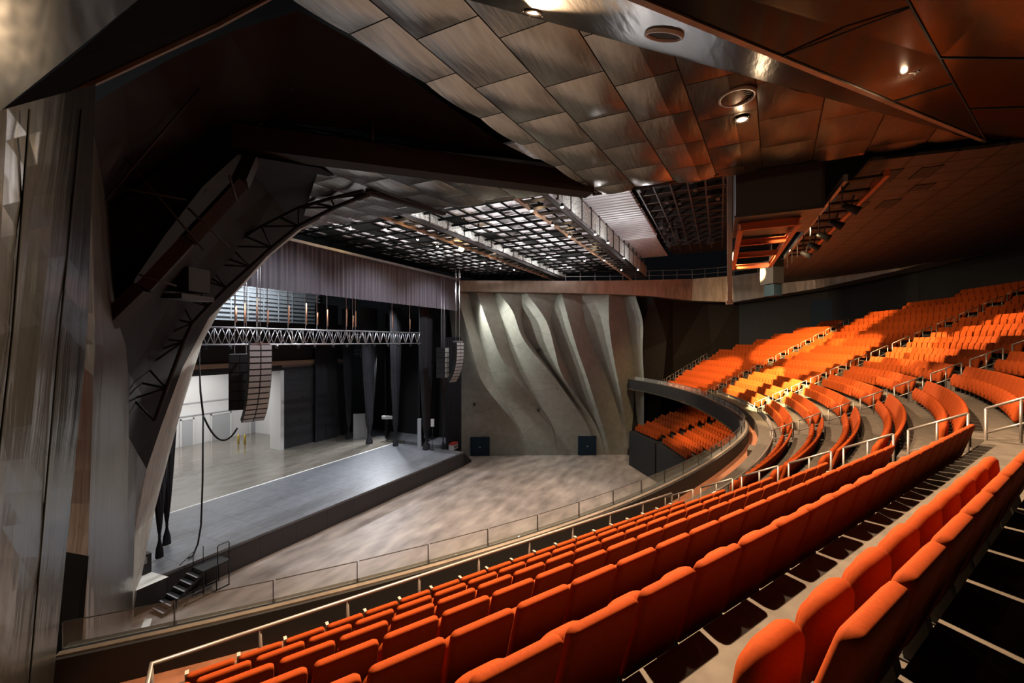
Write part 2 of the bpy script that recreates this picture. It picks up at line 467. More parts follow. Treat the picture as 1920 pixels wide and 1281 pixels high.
rail0 = None
ANAME = ['first aisle', 'second aisle', 'third aisle', 'fourth aisle', 'fifth aisle beside the far wall']
for ai in range(5):
    al = SECT[ai][0]; bd = al + DA/2
    bn, bw = basis(bd)
    for j in range(0, 16):
        for side in (0,):
            a = (A0 + PITCH*j)/math.cos(math.radians(DA/2))
            p = V((CX,CY,0)) - bn*a + V((0,0,zfloor(j)))
            if ai in (1, 2) and j == 0: continue
            if not inside(p) or not inside(p - bn*1.2): continue
            u, v, d = proj(p+V((0,0,.8)))
            if not (d > 1 and -20 < u < 2150): continue
            if rail0 is None:
                rail0 = empty('aisle_handrail')
                for nm, me in rme:
                    o = bpy.data.objects.new(nm, me); COL.objects.link(o); o.parent = rail0
                r = rail0
            else: r = copy_tree(rail0)
            r.location = p; r.rotation_euler.z = math.radians(bd)
            tag(r, f'metal aisle handrail at the {onum(j+1)} row of the {ANAME[ai]}', 'handrail', f'handrails in the {ANAME[ai]}')

# ---- tube rail in front of the front rows
def front_rail(al, s0, s1, ap, z0, lab, spacing=1.19, bal=False, ret=False):
    def at(s, z):
        if al == -29.6: return pos(al, ap, s, z)
        return polar(math.radians(al)+s/ap, ap, z)
    o0 = at((s0+s1)/2, z0); t = thing('front_rail', lab, 'guard rail', o0)
    top = MB(); ns = 12; pts = [at(s0+(s1-s0)*k/ns, z0+.80)-o0 for k in range(ns+1)]
    if ret: pts = [pos(al, ap+1.0, s0, z0+.80)-o0] + pts
    top.tube(pts, .03, 8); top.build('top_tube', M['steel'], t)
    n = max(1, int(round((s1-s0)/spacing)))
    for k in range(n+1):
        s = s0 + (s1-s0)*k/n
        q = MB(); a = at(s, z0)-o0
        q.tube([a, a+V((0,0,.80))], .026, 8); q.box(a+V((-.05,-.05,0)), a+V((.05,.05,.012)))
        q.build('post', M['steel'], t)
    if bal:
        b = MB()
        nb = int((s1-s0)/.13)
        for k in range(nb):
            a = at(s0 + (s1-s0)*(k+.5)/nb, z0+.1)-o0; b.tube([a, a+V((0,0,.68))], .010, 5)
        for k in range(ns): b.bar(at(s0+(s1-s0)*k/ns, z0+.1)-o0, at(s0+(s1-s0)*(k+1)/ns, z0+.1)-o0, .02, .03)
        b.build('baluster_infill', M['steel'], t)
    return t
front_rail(-29.6, -6.4, 4.3, 35.2, zw, 'long tube guard rail before the front row beside the steel wall', ret=True)
front_rail(-14.8, -4.2, 4.4, 36.2, zw, 'barred guard rail before the front row past the first aisle', bal=True)
front_rail(0, -4.2, 4.2, 36.2, zw, 'barred guard rail at the middle front row of the balcony', bal=True)
front_rail(14.8, -4.2, 4.2, 36.2, zw, 'barred guard rail before the front row past the third aisle', bal=True)
front_rail(29.6, -4.2, 4.3, 35.1, zw, 'barred guard rail at the far end of the balcony', bal=True)
# ------------------------------------------------------------------ arena floor and stage
fb = MB(); fb.box((-2,-6,-.3), (56,36,0)); struct(fb.build('floor', M['arena']), 'worn grey arena floor before the stage')
SZ = 1.55
def yf(x): return 25.75 - .030*(x-11)
X0, X1, YB = 9.6, 39.2, 34.5
st = thing('stage', 'long low black stage with grey deck panels', 'stage', (25,25,0)); so = V(st.location)
m = MB(); m.prism([V((X0,yf(X0),1.40))-so, V((X1,yf(X1),1.40))-so, V((X1,YB,1.40))-so, V((X0,YB,1.40))-so], (0,0,.15)); m.build('deck', M['deck'], st)
x = X0
while x < X1-.1:
    xe = min(x+2.44, X1)
    m = MB(); m.hexa([V(q)-so for q in ((x+.008,yf(x)+.03,0),(xe-.008,yf(xe)+.03,0),(xe-.008,yf(xe)+.10,0),(x+.008,yf(x)+.10,0),(x+.008,yf(x)+.03,1.40),(xe-.008,yf(xe)+.03,1.40),(xe-.008,yf(xe)+.10,1.40),(x+.008,yf(x)+.10,1.40))])
    m.build('fascia_panel', M['fascia'], st); x = xe
m = MB(); m.hexa([V(q)-so for q in ((X1-.05,yf(X1)+.05,0),(X1,yf(X1)+.05,0),(X1,YB,0),(X1-.05,YB,0),(X1-.05,yf(X1)+.05,1.4),(X1,yf(X1)+.05,1.4),(X1,YB,1.4),(X1-.05,YB,1.4))]); m.build('side_panel', M['fascia'], st)
m = MB(); m.box((16,YB-.12,1.551), (39.2,YB+.06,1.556)); tag(m.build('floor_stripe', M['whitepaint']), 'pale strip where the stage deck meets the polished floor', 'floor marking')
m = MB(); m.box((4,YB,0), (40.5,56,SZ)); struct(m.build('floor_backstage', M['dockfloor']), 'polished concrete floor behind the stage deck')
m = MB(); m.prism([Pz(240,1243,.004), Pz(262,1243,.004), Pz(285,1160,.004), Pz(271,1160,.004)], (0,0,.004)); tag(m.build('floor_marking', M['whitepaint']), 'pale painted strip on the arena floor beside the portal', 'floor marking')
m = MB(); m.prism([Pz(255,1108,SZ+.002), Pz(316,1082,SZ+.002), Pz(268,1068,SZ+.002), Pz(250,1072,SZ+.002)], (0,0,.006)); tag(m.build('floor_sheet', M['whitepaint']), 'pale sheet on the deck corner behind the black stair', 'sheet')

# stair unit in front of the stage
sx0, sy0 = 11.25, 24.45
t = thing('stage_stairs', 'black steel stair unit with landing leaning on the stage front', 'stairs', (sx0,sy0,0))
for k in range(6):
    m = MB(); z = .2*(k+1)
    m.box((.30*k,0,z-.05), (.30*k+.34,1.0,z)); sp = m.build('step', M['cabinet'], t); m = MB(); m.box((.30*k,-.005,z+.0005), (.30*k+.07,1.005,z+.008)); m.build('nosing', M['nosing'], sp)
m = MB(); m.box((1.8,0,1.33), (3.2,1.05,1.40)); m.build('landing', M['cabinet'], t)
m = MB()
for y in (.04, 1.0):
    m.bar((.05,y,.08), (1.85,y,1.28), .04, .12); m.bar((1.85,y,.03), (3.18,y,.03), .05, .05)
    for xx in (1.85, 2.5, 3.15): m.tube([(xx,y,0), (xx,y,1.35)], .028, 6)
    m.bar((.9,y,.03), (1.85,y,.03), .04, .04); m.bar((.95,y,.05),(1.85,y,.9), .03, .03)
m.build('frame', M['cabinet'], t)
for (xx, ya, yb_) in ((3.16, .04, 1.0),):
    m = MB(); m.tube([(xx,ya,1.4),(xx,ya,2.35),(xx-.05,ya,2.42),(xx-.55,ya,2.42),(xx-.6,ya,2.36),(xx-.6,ya,1.4)], .025, 8); m.build('handrail', M['cabinet'], t)
m = MB(); m.tube([(1.85,1.0,1.4),(1.85,1.0,2.2),(1.2,1.0,1.75)], .02, 6); m.tube([(2.35,1.0,1.4),(2.35,1.0,2.3)], .02, 6); m.build('handrail', M['cabinet'], t)
# small case on the deck, far left
m = MB(); m.box((0,0,0),(.5,.5,1.0)); q = m.build('equipment_rack', M['cabinet'], loc=Pz(262,1082,SZ)); tag(q, 'small black equipment rack on the deck beside the portal', 'rack')
m = MB(); m.box((.02,-.015,.55),(.3,-.002,.9)); m.build('rack_panel', M['greenled'], q)

# gear at the far front corner of the stage
a = Pz(850, 842, SZ); t = thing('road_case', 'small pale road case with red lid on the far stage corner', 'case', (a.x, a.y, SZ), .2)
m = MB(); m.box((-.6,-.3,0),(.6,.3,.55)); m.build('body', M['lightgrey'], t); m = MB(); m.box((-.62,-.32,.55),(.62,.32,.68)); m.build('lid', M['red'], t)
m = MB(); m.box((-.35,-.33,.2),(-.1,-.3,.4)); m.box((.1,-.33,.2),(.35,-.3,.4)); m.build('latch', M['cabinet'], t)
t = thing('side_stairs', 'black step unit at the far end of the stage front', 'stairs', (39.35, 25.0, 0))
for k in range(5):
    m = MB(); z = .28*(5-k); m.box((.32*k,0,z-.06),(.32*k+.36,1.1,z)); m.build('step', M['cabinet'], t)
m = MB(); m.prism([V((0,.02,0)),V((1.6,.02,0)),V((1.6,.02,.2)),V((0,.02,1.3))], (0,.06,0)); m.prism([V((0,1.02,0)),V((1.6,1.02,0)),V((1.6,1.02,.2)),V((0,1.02,1.3))], (0,.06,0)); m.build('side_frame', M['cabinet'], t)

# ------------------------------------------------------------------ back of the stage house
m = MB(); m.box((31.4,43.5,SZ), (40.5,43.8,10.6)); struct(m.build('wall_back', add_lines(mat('dark_block', (.026,.026,.03), .7, 0, 3), (1,1,1), (30,1.3), .5, .05, (PI/2,0,0))), 'dark ribbed wall behind the stage')
m = MB(); m.box((31.0,43.4,SZ), (31.4,45.2,10.3)); struct(m.build('trim_3', M['white']), 'white edge of the loading dock opening')
m = MB(); m.box((8,43.3,10.9), (40.5,43.8,11.35)); struct(m.build('trim_4', M['tan']), 'tan beam over the loading dock opening')
m = MB(); m.box((8,43.4,10.3), (31.2,43.8,10.9)); struct(m.build('trim_5', M['nearblack']), 'black lintel over the loading dock opening')
m = MB(); m.box((8,43.6,11.35), (40.5,43.8,15.6)); struct(m.build('wall_back_upper', M['nearblack']), 'black upper wall behind the truss')
m = MB(); m.box((8,55,SZ), (36,55.3,10.6)); struct(m.build('wall_dock', M['white']), 'white loading dock wall')
m = MB(); m.box((8,54.94,6.3), (36,54.99,6.45)); m.box((8,54.90,4.9),(36,54.98,5.0)); struct(m.build('trim_6', M['lightgrey']), 'grey rails along the dock wall')
m = MB(); m.box((35.6,43.8,SZ), (36,55,10.6)); struct(m.build('wall_dock_side', M['white']), 'white side wall of the dock')
m = MB(); m.box((8,43.8,10.6), (36,55.3,10.9)); struct(m.build('ceiling_dock', M['lightgrey']), 'pale ceiling of the loading dock')
for i, (ua, ub, vt, lab) in enumerate(((340,361,789,'half hidden behind the black drapes'), (397,431,779,'standing behind the hanging cable'), (470,490,790,'behind the curved speaker array'))):
    a = Py(ua, vt, 54.9); b = Py(ub, vt, 54.9)
    d = thing('dock_door', f'pale grey dock door {lab}', 'dock door', (a.x,54.9,SZ))
    m = MB(); m.box((0,-.06,0), (b.x-a.x,0,a.z-SZ)); m.build('door_leaf', M['lightgrey'], d)
    m = MB(); w = b.x-a.x; h = a.z-SZ
    m.box((-.15,-.1,0),(0,.0,h+.15)); m.box((w,-.1,0),(w+.15,0,h+.15)); m.box((-.15,-.1,h),(w+.15,0,h+.15)); m.build('door_frame', M['white'], d)
for i, u in enumerate((447, 459)):
    a = Pz(u, 833, SZ); m = MB(); m.lathe((0,0,0), [(.0,0),(.11,0),(.11,1.05),(.08,1.12),(0,1.14)], 10)
    o = m.build('bollard', mat('yellow_paint', (.55,.40,.06), .5), loc=a); tag(o, 'yellow bollard on the dock floor, ' + ('left of the pair' if i == 0 else 'right of the pair'), 'bollard', 'yellow dock bollards')
# louvred bright wall above, seen between valance and truss
m = MB(); m.box((14,52.0,15.0), (43,52.2,22)); struct(m.build('wall_loft', M['lightgrey']), 'grey louvred wall high behind the stage')
m = MB()
for k in range(12):
    z = 15.5+.5*k; m.box((14,51.6,z), (43,51.75,z+.14))
for k in range(14): m.box((14.5+2*k,51.5,15.0), (14.58+2*k,51.6,22))
struct(m.build('trim_7', M['gridpan']), 'horizontal louvre blades high behind the stage')
# side gallery rails behind the legs
def gallery(y, x0, x1, z, lab):
    t = thing('fly_gallery', lab, 'gallery', (x0,y,z))
    m = MB(); m.box((0,-.5,-.15),(x1-x0,.5,0)); m.build('platform', M['darksteel'], t)
    m = MB()
    for zz in (.5,1.0): m.tube([(0,-.5,zz),(x1-x0,-.5,zz)], .03, 6)
    for k in range(int((x1-x0)/1.2)+1): m.tube([(1.2*k,-.5,0),(1.2*k,-.5,1.0)], .025, 6)
    m.build('railing', M['truss'], t)
gallery(42.6, 38.9, 43.9, 11.4, 'steel fly gallery behind the hanging black legs, lower level')
gallery(42.6, 38.9, 43.9, 13.9, 'steel fly gallery behind the hanging black legs, upper level')
m = MB(); m.box((44,28.5,0),(44.4,56,20)); struct(m.build('wall_stage_side', M['nearblack']), 'black side wall of the stage house')
m = MB(); m.box((40.5,28,0),(44,43.5,SZ)); struct(m.build('floor_wing', M['deck']), 'dark floor of the stage wing')
# pale gear along the wing
for i, (u0,u1,v0,v1,d,mm,lab) in enumerate(((663,688,776,820,52.5,'lightgrey','pale panel standing in the wing behind the tied drapes'), (716,736,780,786,51.5,'white','white light bar low between two tied drapes'), (783,790,785,800,48.5,'lightgrey','slim pale post in the wing'), (808,814,786,800,47,'white','small white sign lamp in the wing'))):
    a = P(u0, v1, d); b = P(u1, v0, d)
    m = MB(); w = (V((b.x,b.y,0))-V((a.x,a.y,0))).length
    m.box((0,-.1,0),(w,.1,max(b.z-SZ,.3) if mm=='lightgrey' else b.z-a.z)); o = m.build('wing_panel', M[mm], loc=(a.x,a.y,SZ if mm=='lightgrey' else a.z)); o.rotation_euler.z = math.atan2(b.y-a.y,b.x-a.x)
    if mm == 'white':
        q = MB(); q.tube([(w*.5,0,SZ-a.z),(w*.5,0,0)], .03, 6); q.box((w*.5-.2,-.2,SZ-a.z),(w*.5+.2,.2,SZ-a.z+.03)); q.build('stand', M['cabinet'], o)
    tag(o, lab, 'panel')

# ---- drapes
def drape(x, y, zt, zb, wt, lab, tie=True, rz=0., grp='tied black stage legs', ztie=1.15, name='black_drape'):
    prof = [(zt,1.0),(zt*.7+zb*.3,.93),(zt*.45+zb*.55,.72),(zt*.28+zb*.72,.47),(zb+ztie+1.4,.26),(zb+ztie+.4,.14),(zb+ztie,.06),(zb+ztie-.25,.10),(zb+.5,.22),(zb+.02,.27)] if tie else [(zt,1),(zb+.02,1)]
    m = MB(); n = 64; rows = []
    for z, f in prof:
        r = []
        for k in range(n+1):
            a = 2*PI*k/n; fold = 1+.20*math.sin(9*a)+.10*math.sin(17*a+1)
            hx = wt/2*f; hy = min(.30*wt/2, hx)*max(.5, 1) if f < .3 else .22*wt/2*(.6+.4*f)
            if f < .3: hy = max(hx*.75, .05)
            r.append(V((hx*math.cos(a)*(1+.03*math.sin(9*a)), hy*math.sin(a)*fold, z-zb)))
        rows.append(r)
    m.grid(rows, True)
    t = thing(name, lab, 'stage drape', (x,y,zb), rz, grp)
    m.build('drape', M['blackfab'], t)
    if tie:
        b = MB(); b.lathe((0,0,ztie), [(.03*wt+.02,-.05),(.03*wt+.04,0),(.03*wt+.02,.05)], 14); b.build('tie', M['cabinet'], t)
    b = MB(); b.tube([(-wt/2,0,zt-zb),(wt/2,0,zt-zb)], .03, 6); b.build('batten', M['darksteel'], t)
    return t
LG = [(38.3,41.0,2.2,'farthest from the audience'),(37.6,36.9,2.9,'second from the back'),(38.1,33.4,2.3,'third from the back'),(38.3,29.2,3.0,'broad, hung beside the right speaker array'),(39.2,27.6,1.3,'slim, hung nearest the folded wall')]
for x, y, w, l in LG: drape(x, y, 17.4, SZ, w*1.15, 'tied black leg drape on the far stage side, ' + l, rz=.25)
drape(12.55, 27.6, 16, SZ+.1, 1.5, 'tied black leg drape beside the near portal, front one of the pair', rz=.3)
drape(13.55, 29.0, 16, SZ+.1, 1.6, 'tied black leg drape beside the near portal, rear one of the pair', rz=.3)
# flat black masking
def masking(x0, y0, x1, y1, zb, zt, lab, mm='blackfab', folds=14):
    t = V((x1-x0,y1-y0,0)); L = t.length; t.normalize(); nrm = V((-t.y,t.x,0))
    m = MB(); n = folds*8; r0 = []; r1 = []
    for k in range(n+1):
        q = V((x0,y0,0))+t*(L*k/n)+nrm*(.07*math.sin(2*PI*folds*k/n)+.03*math.sin(2*PI*folds*.37*k/n))
        r0.append(q+V((0,0,zb))-V((x0,y0,zb))); r1.append(q+V((0,0,zt))-V((x0,y0,zb)))
    m.grid([r0, r1], True); r0b = [p-nrm*.03 for p in r0]; r1b = [p-nrm*.03 for p in r1]; m.grid([r0b, r1b], True); m.grid([r1, r1b], True)
    o = m.build('masking_curtain', M[mm], loc=(x0,y0,zb)); return tag(o, lab, 'stage curtain')
masking(35.1,43.0,38.6,43.2,SZ+.05,18,'black curtain standing before the ribbed back wall')
masking(40.1,27.9,41.8,26.9,.6,14,'black curtain closing the gap beside the folded wall')
masking(40.4,37,43,39,SZ+.05,17,'black curtain deep in the far wing')
masking(39.6,31.2,42.6,33,SZ+.05,17,'black curtain in the far wing between two tied drapes', 'darkgrey')
# valance
m = MB(); n = 520; xa, xb = 13.0, 40.2
def vrow(z, dy=0): return [V((xa+(xb-xa)*k/n, 26.5+.09*math.sin(k*.82)+.05*math.sin(k*.31)+dy, z)) for k in range(n+1)]
m.grid([vrow(16.95), vrow(20.35)], True); m.grid([vrow(16.95,.04), vrow(20.35,.04)], True); m.grid([vrow(16.95), vrow(16.95,.04)], True)
tag(m.build('valance', M['valance']), 'wide grey pleated valance hanging above the stage', 'valance')
m = MB(); m.box((13,26.2,20.35),(40.5,26.9,20.55)); tag(m.build('valance_track', M['truss']), 'pale metal track carrying the grey valance', 'curtain track')

# ---- lighting truss and hoists
t = thing('lighting_truss', 'long silver box truss hanging across the stage', 'truss', (14.4,28.7,13.3))
L = 21.8; hh = 1.1; ww = .8
for (yy, zz) in ((-ww/2,0),(ww/2,0),(-ww/2,hh),(ww/2,hh)):
    m = MB(); m.tube([(0,yy,zz),(L,yy,zz)], .05, 8); m.build('chord', M['truss'], t)
m = MB(); k = 0; x = 0
while x < L-.4:
    for yy in (-ww/2, ww/2):
        a, b = (0, hh) if k % 2 else (hh, 0)
        m.tube([(x,yy,a),(x+.45,yy,b)], .026, 5)
    if k % 2: m.tube([(x,-ww/2,hh),(x+.45,ww/2,hh)], .022, 5); m.tube([(x,-ww/2,0),(x,-ww/2,hh)], .024, 5)
    x += .45; k += 1
m.build('lacing', M['truss'], t)
for i in range(14):
    x = 1.0+i*1.62
    m = MB(); m.lathe((x,-.1+.2*(i%2),-.02), [(0,.0),(.09,0),(.11,-.12),(.08,-.3),(0,-.3)], 8); m.build('lamp_head', M['cabinet'], t)
for i, u in enumerate((441, 458, 481, 501, 540, 573, 594, 613, 649, 661, 666, 735, 768)):
    p = Py(u, 620, 28.7+(.35 if i % 2 else -.35)); p.z = 14.47
    h = thing('chain_hoist', f'hoist chain rising from the silver truss, {onum(i+1)} from its left end', 'hoist chain', p, 0, 'chains above the lighting truss')
    m = MB(); m.tube([(0,0,0),(0,0,6.1)], .028, 5); m.build('chain', M['truss'], h)
    m = MB(); m.tube([(.05,0,.3),(.05,0,1.3+.35*(i%3))], .06, 6); m.build('chain_bag', M['redchain'], h)

# ---- speaker arrays
def line_array(p, yaw, n, lab, cab=(1.2,.36,.55), curve=1.9, start=-2, chain=20.85):
    """p = top front centre; front faces local -Y"""
    t = thing('line_array', lab, 'loudspeaker', p, yaw); z = 0; y = 0; a = math.radians(start)
    w, h, dp = cab
    for k in range(n):
        a += math.radians(curve*(.35+1.3*k/n))
        Mx = Matrix.Translation((0,y,z)) @ Matrix.Rotation(a, 4, 'X')
        m = MB()
        m.add((lambda q: (q.box((-w/2,.02,-h+.01),(w/2,dp*.55,-.01)), q.box((-w*.36,dp*.55,-h*.85),(w*.36,dp,-h*.15)), q)[-1])(MB()), Mx)
        c = m.build('cabinet', M['cabinet'], t)
        g = MB(); q = MB()
        q.prism([V((-w/2+.03,.02,-h+.045)),V((-.03,.02,-h+.045)),V((-.03,.02,-.045)),V((-w/2+.03,.02,-.045))],(0,-.03,0))
        q.prism([V((.03,.02,-h+.045)),V((w/2-.03,.02,-h+.045)),V((w/2-.03,.02,-.045)),V((.03,.02,-.045))],(0,-.03,0))
        g.add(q, Mx); g.build('grille', M['grille'], c)
        e = Mx @ V((0,0,-h)); y, z = e.y, e.z
    m = MB(); m.box((-w*.42,.05,.0),(w*.42,.5,.08)); m.box((-.06,-.1,.06),(.06,.9,.16)); m.build('flybar', M['truss'], t)
    for yy in (.1,.55):
        m = MB(); m.tube([(0,yy,.12),(0,yy,chain-p[2])], .022, 5); m.tube([(0,yy,chain-p[2]-.9),(0,yy,chain-p[2]-.4)], .11, 8); m.build('chain', M['truss'], t)
    return t
pL = P(489, 646, 24.6); line_array(pL, math.radians(-17), 14, 'tall curved line array hung at the near stage side', curve=3.6, start=-3)
pR = P(863, 642, 43.2); line_array(pR, math.radians(-4), 12, 'curved line array hung in front of the far folded wall', (1.15,.36,.55), 3.6, -4)
def sub_array(p, yaw, n, lab, w=1.1, h=.56, chain=20.3):
    t = thing('subwoofer_array', lab, 'loudspeaker', p, yaw)
    for k in range(n):
        m = MB(); m.box((-w/2,0,-h*(k+1)+.012),(w/2,.95,-h*k-.012)); c = m.build('cabinet', M['cabinet'], t)
        g = MB(); g.box((-w/2+.06,-.025,-h*(k+1)+.05),(-.03,0,-h*k-.05)); g.box((.03,-.025,-h*(k+1)+.05),(w/2-.06,0,-h*k-.05)); g.build('grille', M['cabinet'] if 'near' in lab else M['grille'], c)
    for sx in (-.3,.3):
        m = MB(); m.tube([(sx,.45,0),(sx,.45,chain-p[2])], .022, 5); m.build('chain', M['truss'], t)
sub_array(P(449, 664, 25.5), math.radians(-38), 6, 'straight black subwoofer stack hung behind the near line array')
sub_array(P(838, 652, 44.0), math.radians(10), 6, 'straight subwoofer stack hung behind the far line array', 1.0, .52)
# cable loop from the near array to the deck
q0 = P(445, 803, 24.7); q1 = P(381, 779, 24.3)
pts = []
for k in range(13):
    f = k/12; p = q0.lerp(q1, f); p.z -= 1.15*4*f*(1-f)*.9; pts.append(p)
m = MB(); o0 = q0
m.tube([p-o0 for p in pts], .05, 6)
up = [P(381,779,24.3), P(376,735,24.3), P(374,690,24.4), P(374,560,24.4)]
m.tube([p-o0 for p in up], [.05,.05,.03,.015], 6)
dn = [P(381,779,24.3), P(380,900,24.2), P(377,985,24.1), P(371,1020,24.0), Pz(362,1042,SZ+.05), Pz(352,1047,SZ+.05)]
m.tube([p-o0 for p in dn], .045, 6)
tag(m.build('cable', M['cabinet'], loc=o0), 'thick cable drooping from the near line array to the deck', 'cable')

# ------------------------------------------------------------------ far folded wall
wa, wb = V((42.8,27.2,0)), V((52.1,9.2,0)); wt_ = (wb-wa).normalized(); wn = V((wt_.y, -wt_.x, 0))
if wn.x > 0: wn = -wn
def Pw(u, v, off=0.):
    r = ray(u, v); q0 = wa + wn*off
    return CAM + r*((q0-CAM).dot(wn)/r.dot(wn))
def cr(x, y): return (820+.3123*x, 500+.3123*y)
colsx = [
 ([(150,60),(330,78),(500,100),(650,125),(800,133),(1130,133)], 0),
 ([(150,112),(330,165),(500,210),(650,245),(690,262),(800,345),(950,480),(1130,560)], 1),
 ([(150,185),(330,230),(500,280),(650,325),(700,340),(800,402),(950,484),(1130,566)], 0),
 ([(150,232),(330,300),(500,360),(560,385),(650,450),(800,575),(950,690),(1130,720)], 1),
 ([(150,332),(330,392),(500,440),(650,500),(800,592),(950,696),(1130,726)], 0),
 ([(150,345),(240,450),(330,475),(420,500),(500,560),(650,690),(720,742),(800,800),(950,905),(1130,960)], 1),
 ([(150,505),(330,512),(400,516),(480,575),(650,704),(720,758),(800,815),(950,915),(1130,966)], 0),
 ([(150,520),(240,600),(330,664),(500,705),(650,740),(720,790),(800,850),(950,955),(1130,1010)], 1),
 ([(150,735),(250,690),(330,676),(500,735),(650,800),(800,862),(950,962),(1130,1016)], 0),
 ([(150,742),(330,792),(500,840),(650,895),(800,942),(950,990),(1130,1040)], 1),
 ([(150,865),(330,882),(500,950),(650,1012),(800,1068),(950,1108),(1130,1120)], 0),
 ([(150,1030),(330,1028),(500,1050),(650,1078),(800,1108),(950,1130),(1130,1150)], 1),
 ([(150,1110),(330,1150),(500,1170),(650,1180),(800,1185),(1130,1185)], 0),
 ([(150,1180),(330,1240),(500,1230),(650,1240),(1130,1240)], 1),
]
def interp(kp, y):
    if y <= kp[0][0]: return kp[0][1]
    for (a, b), (c, d) in zip(kp[:-1], kp[1:]):
        if y <= c: return b+(d-b)*(y-a)/(c-a)
    return kp[-1][1]
levels = [140+ (1140-140)*k/32 for k in range(33)]
XS = []; OF = []
for y in levels:
    xs = [interp(kp, y) for kp, _ in colsx]
    for i in range(1, len(xs)): xs[i] = max(xs[i], xs[i-1]+4)
    of = []
    for i, (kp, rd) in enumerate(colsx):
        off = 0
        if rd:
            wl = xs[i]-xs[i-1]; wr = (xs[i+1]-xs[i]) if i+1 < len(xs) else 60
            off = min(2.1, .042*min(wl*1.2, wr*1.6+ (18 if y < 700 else 0))) + .05
            off *= max(0, min(1, (1120-y)/350)) if y > 770 else 1
            if y < 260: off = min(off, 1.0+1.1*(y-140)/120)
        of.append(off)
    XS.append(xs); OF.append(of)
for _ in range(4):
    for arr in (XS, OF):
        cp = [r[:] for r in arr]
        for a in range(1, len(arr)-1):
            for i in range(len(arr[a])): arr[a][i] = .25*cp[a-1][i]+.5*cp[a][i]+.25*cp[a+1][i]
rows = []
for y, xs, of in zip(levels, XS, OF):
    rows.append([Pw(*cr(xs[i], y), of[i]) for i in range(len(xs))])
# snap the ends: top z ~19.6, bottom z = 0
for i in range(len(rows[0])):
    rows[-1][i] = V((rows[-1][i].x, rows[-1][i].y, 0.0)); rows[0][i].z = 20.0
m = MB(); NSB = 5
for i in range(len(rows[0])-1):
    m.grid([[r[i].lerp(r[i+1], q/NSB) for q in range(NSB+1)] for r in rows], True)
bk = [[p - wn*.9 for p in r] for r in (rows[0], rows[-1])]
m.grid(bk); m.grid([rows[0], bk[0]])
struct(m.build('wall_right', M['fin'], fix=False), 'pleated grey wall with slanting folds beside the far stage end')
# dark facets continuing right
m = MB()
q = [V((51.6,9.9,0)), V((51.9,6.6,0)), V((54.2,4.4,0)), V((55.2,.5,0)), V((56,-2,0))]
qt = [V((52.6,9.0,19.4)), V((51.4,7.0,18.9)), V((53.4,5.0,19.4)), V((55.6,1.4,18.6)), V((56,-2,18.6))]
mid = [V((52.2,9.3,12)), V((52.7,5.6,13.5)), V((53.8,5.0,11.5)), V((55.3,0.9,13)), V((56,-2,12))]
m.grid([q, mid, qt])
struct(m.build('wall_right_facets', M['arch']), 'dark folded wall facets beside the upper seats')
# vents at the foot of the wall
for i, (u0, u1, v0, v1, lab) in enumerate(((882,918,820,857,'black square hatch at the foot of the folded wall, stage end'), (1084,1118,818,855,'black square hatch at the foot of the folded wall, audience end'))):
    a, b = Pw(u0, v1, .16), Pw(u1, v1, .16); c = Pw(u0, v0, .16)
    o = thing('wall_hatch', lab, 'hatch', (a.x,a.y,0), math.atan2(wt_.y, wt_.x))
    w = (V((b.x,b.y,0))-V((a.x,a.y,0))).length
    m = MB(); m.box((0,-.06,.05),(w,.14,c.z)); m.build('panel', M['darkblue'], o)
    m = MB(); m.box((w*.45,-.10,c.z*.45),(w*.55,-.06,c.z*.5)); m.build('handle', M['greenled'], o)
# small round sensors on the wall
for x, y, lab in ((222,828,'lowest one towards the stage'), (607,862,'low, in the middle of the folds'), (724,730,'at mid height below the longest shadow'), (868,620,'on the fifth fold'), (612,498,'high on the fourth fold'), (1034,530,'towards the dark facets')):
    u, v = cr(x, y); p = Pw(u, v, .9)
    m = MB(); Mx = Matrix.Rotation(math.atan2(wn.y, wn.x), 4, 'Z') @ Matrix.Rotation(PI/2, 4, 'Y')
    m.lathe((0,0,0), [(0,.12),(.16,.1),(.22,-.9),(0,-.9)], 10, Mx); o = m.build('wall_fitting', M['cabinet'], loc=p)
    tag(o, 'small dark round fitting on the folded wall, ' + lab, 'wall fitting', 'round fittings on the folded wall')

# rear wall and copper band
RW = [(56,-2),(51.5,-9.6),(46,-14.6),(38,-17.8),(28,-19.2),(20,-19.6)]
m = MB()
for a, b in zip(RW[:-1], RW[1:]):
    m.poly([(a[0],a[1],7),(b[0],b[1],7),(b[0],b[1],24),(a[0],a[1],24)])
    m.poly([(a[0]+.3,a[1]-.3,7),(b[0]+.3,b[1]-.3,7),(b[0]+.3,b[1]-.3,24),(a[0]+.3,a[1]-.3,24)])
struct(m.build('wall_rear', M['darkgrey']), 'dark wall behind the upper seats')
BD = [((42.4,27.4),19.2,20.4),((45.2,22),19.15,20.4),((48,16.6),19.05,20.4),((50.4,12),18.95,20.45),((52.2,7.8),18.7,20.5),((53.8,3),18.15,20.6),((53.6,-1.6),17.85,20.7),((49.2,-8.4),18.5,20.7),((44.2,-13.2),19.2,20.75),((36.5,-16.2),19.7,20.9),((28,-17.6),20.0,21)]
m = MB(); n = len(BD)
def bn_(i):
    a = BD[max(i-1,0)][0]; b = BD[min(i+1,n-1)][0]; t = V((b[0]-a[0],b[1]-a[1],0)).normalized(); q = V((t.y,-t.x,0))
    return q if q.dot(V((25-BD[i][0][0], 15-BD[i][0][1],0))) > 0 else -q
BO = [1.9,1.9,1.9,1.9,1.8,1.4,1.0,.7,.6,.5,.4]
front_t = [V((*BD[i][0],BD[i][2]))+bn_(i)*BO[i] for i in range(n)]; front_b = [V((*BD[i][0],BD[i][1]))+bn_(i)*(BO[i]-.3) for i in range(n)]
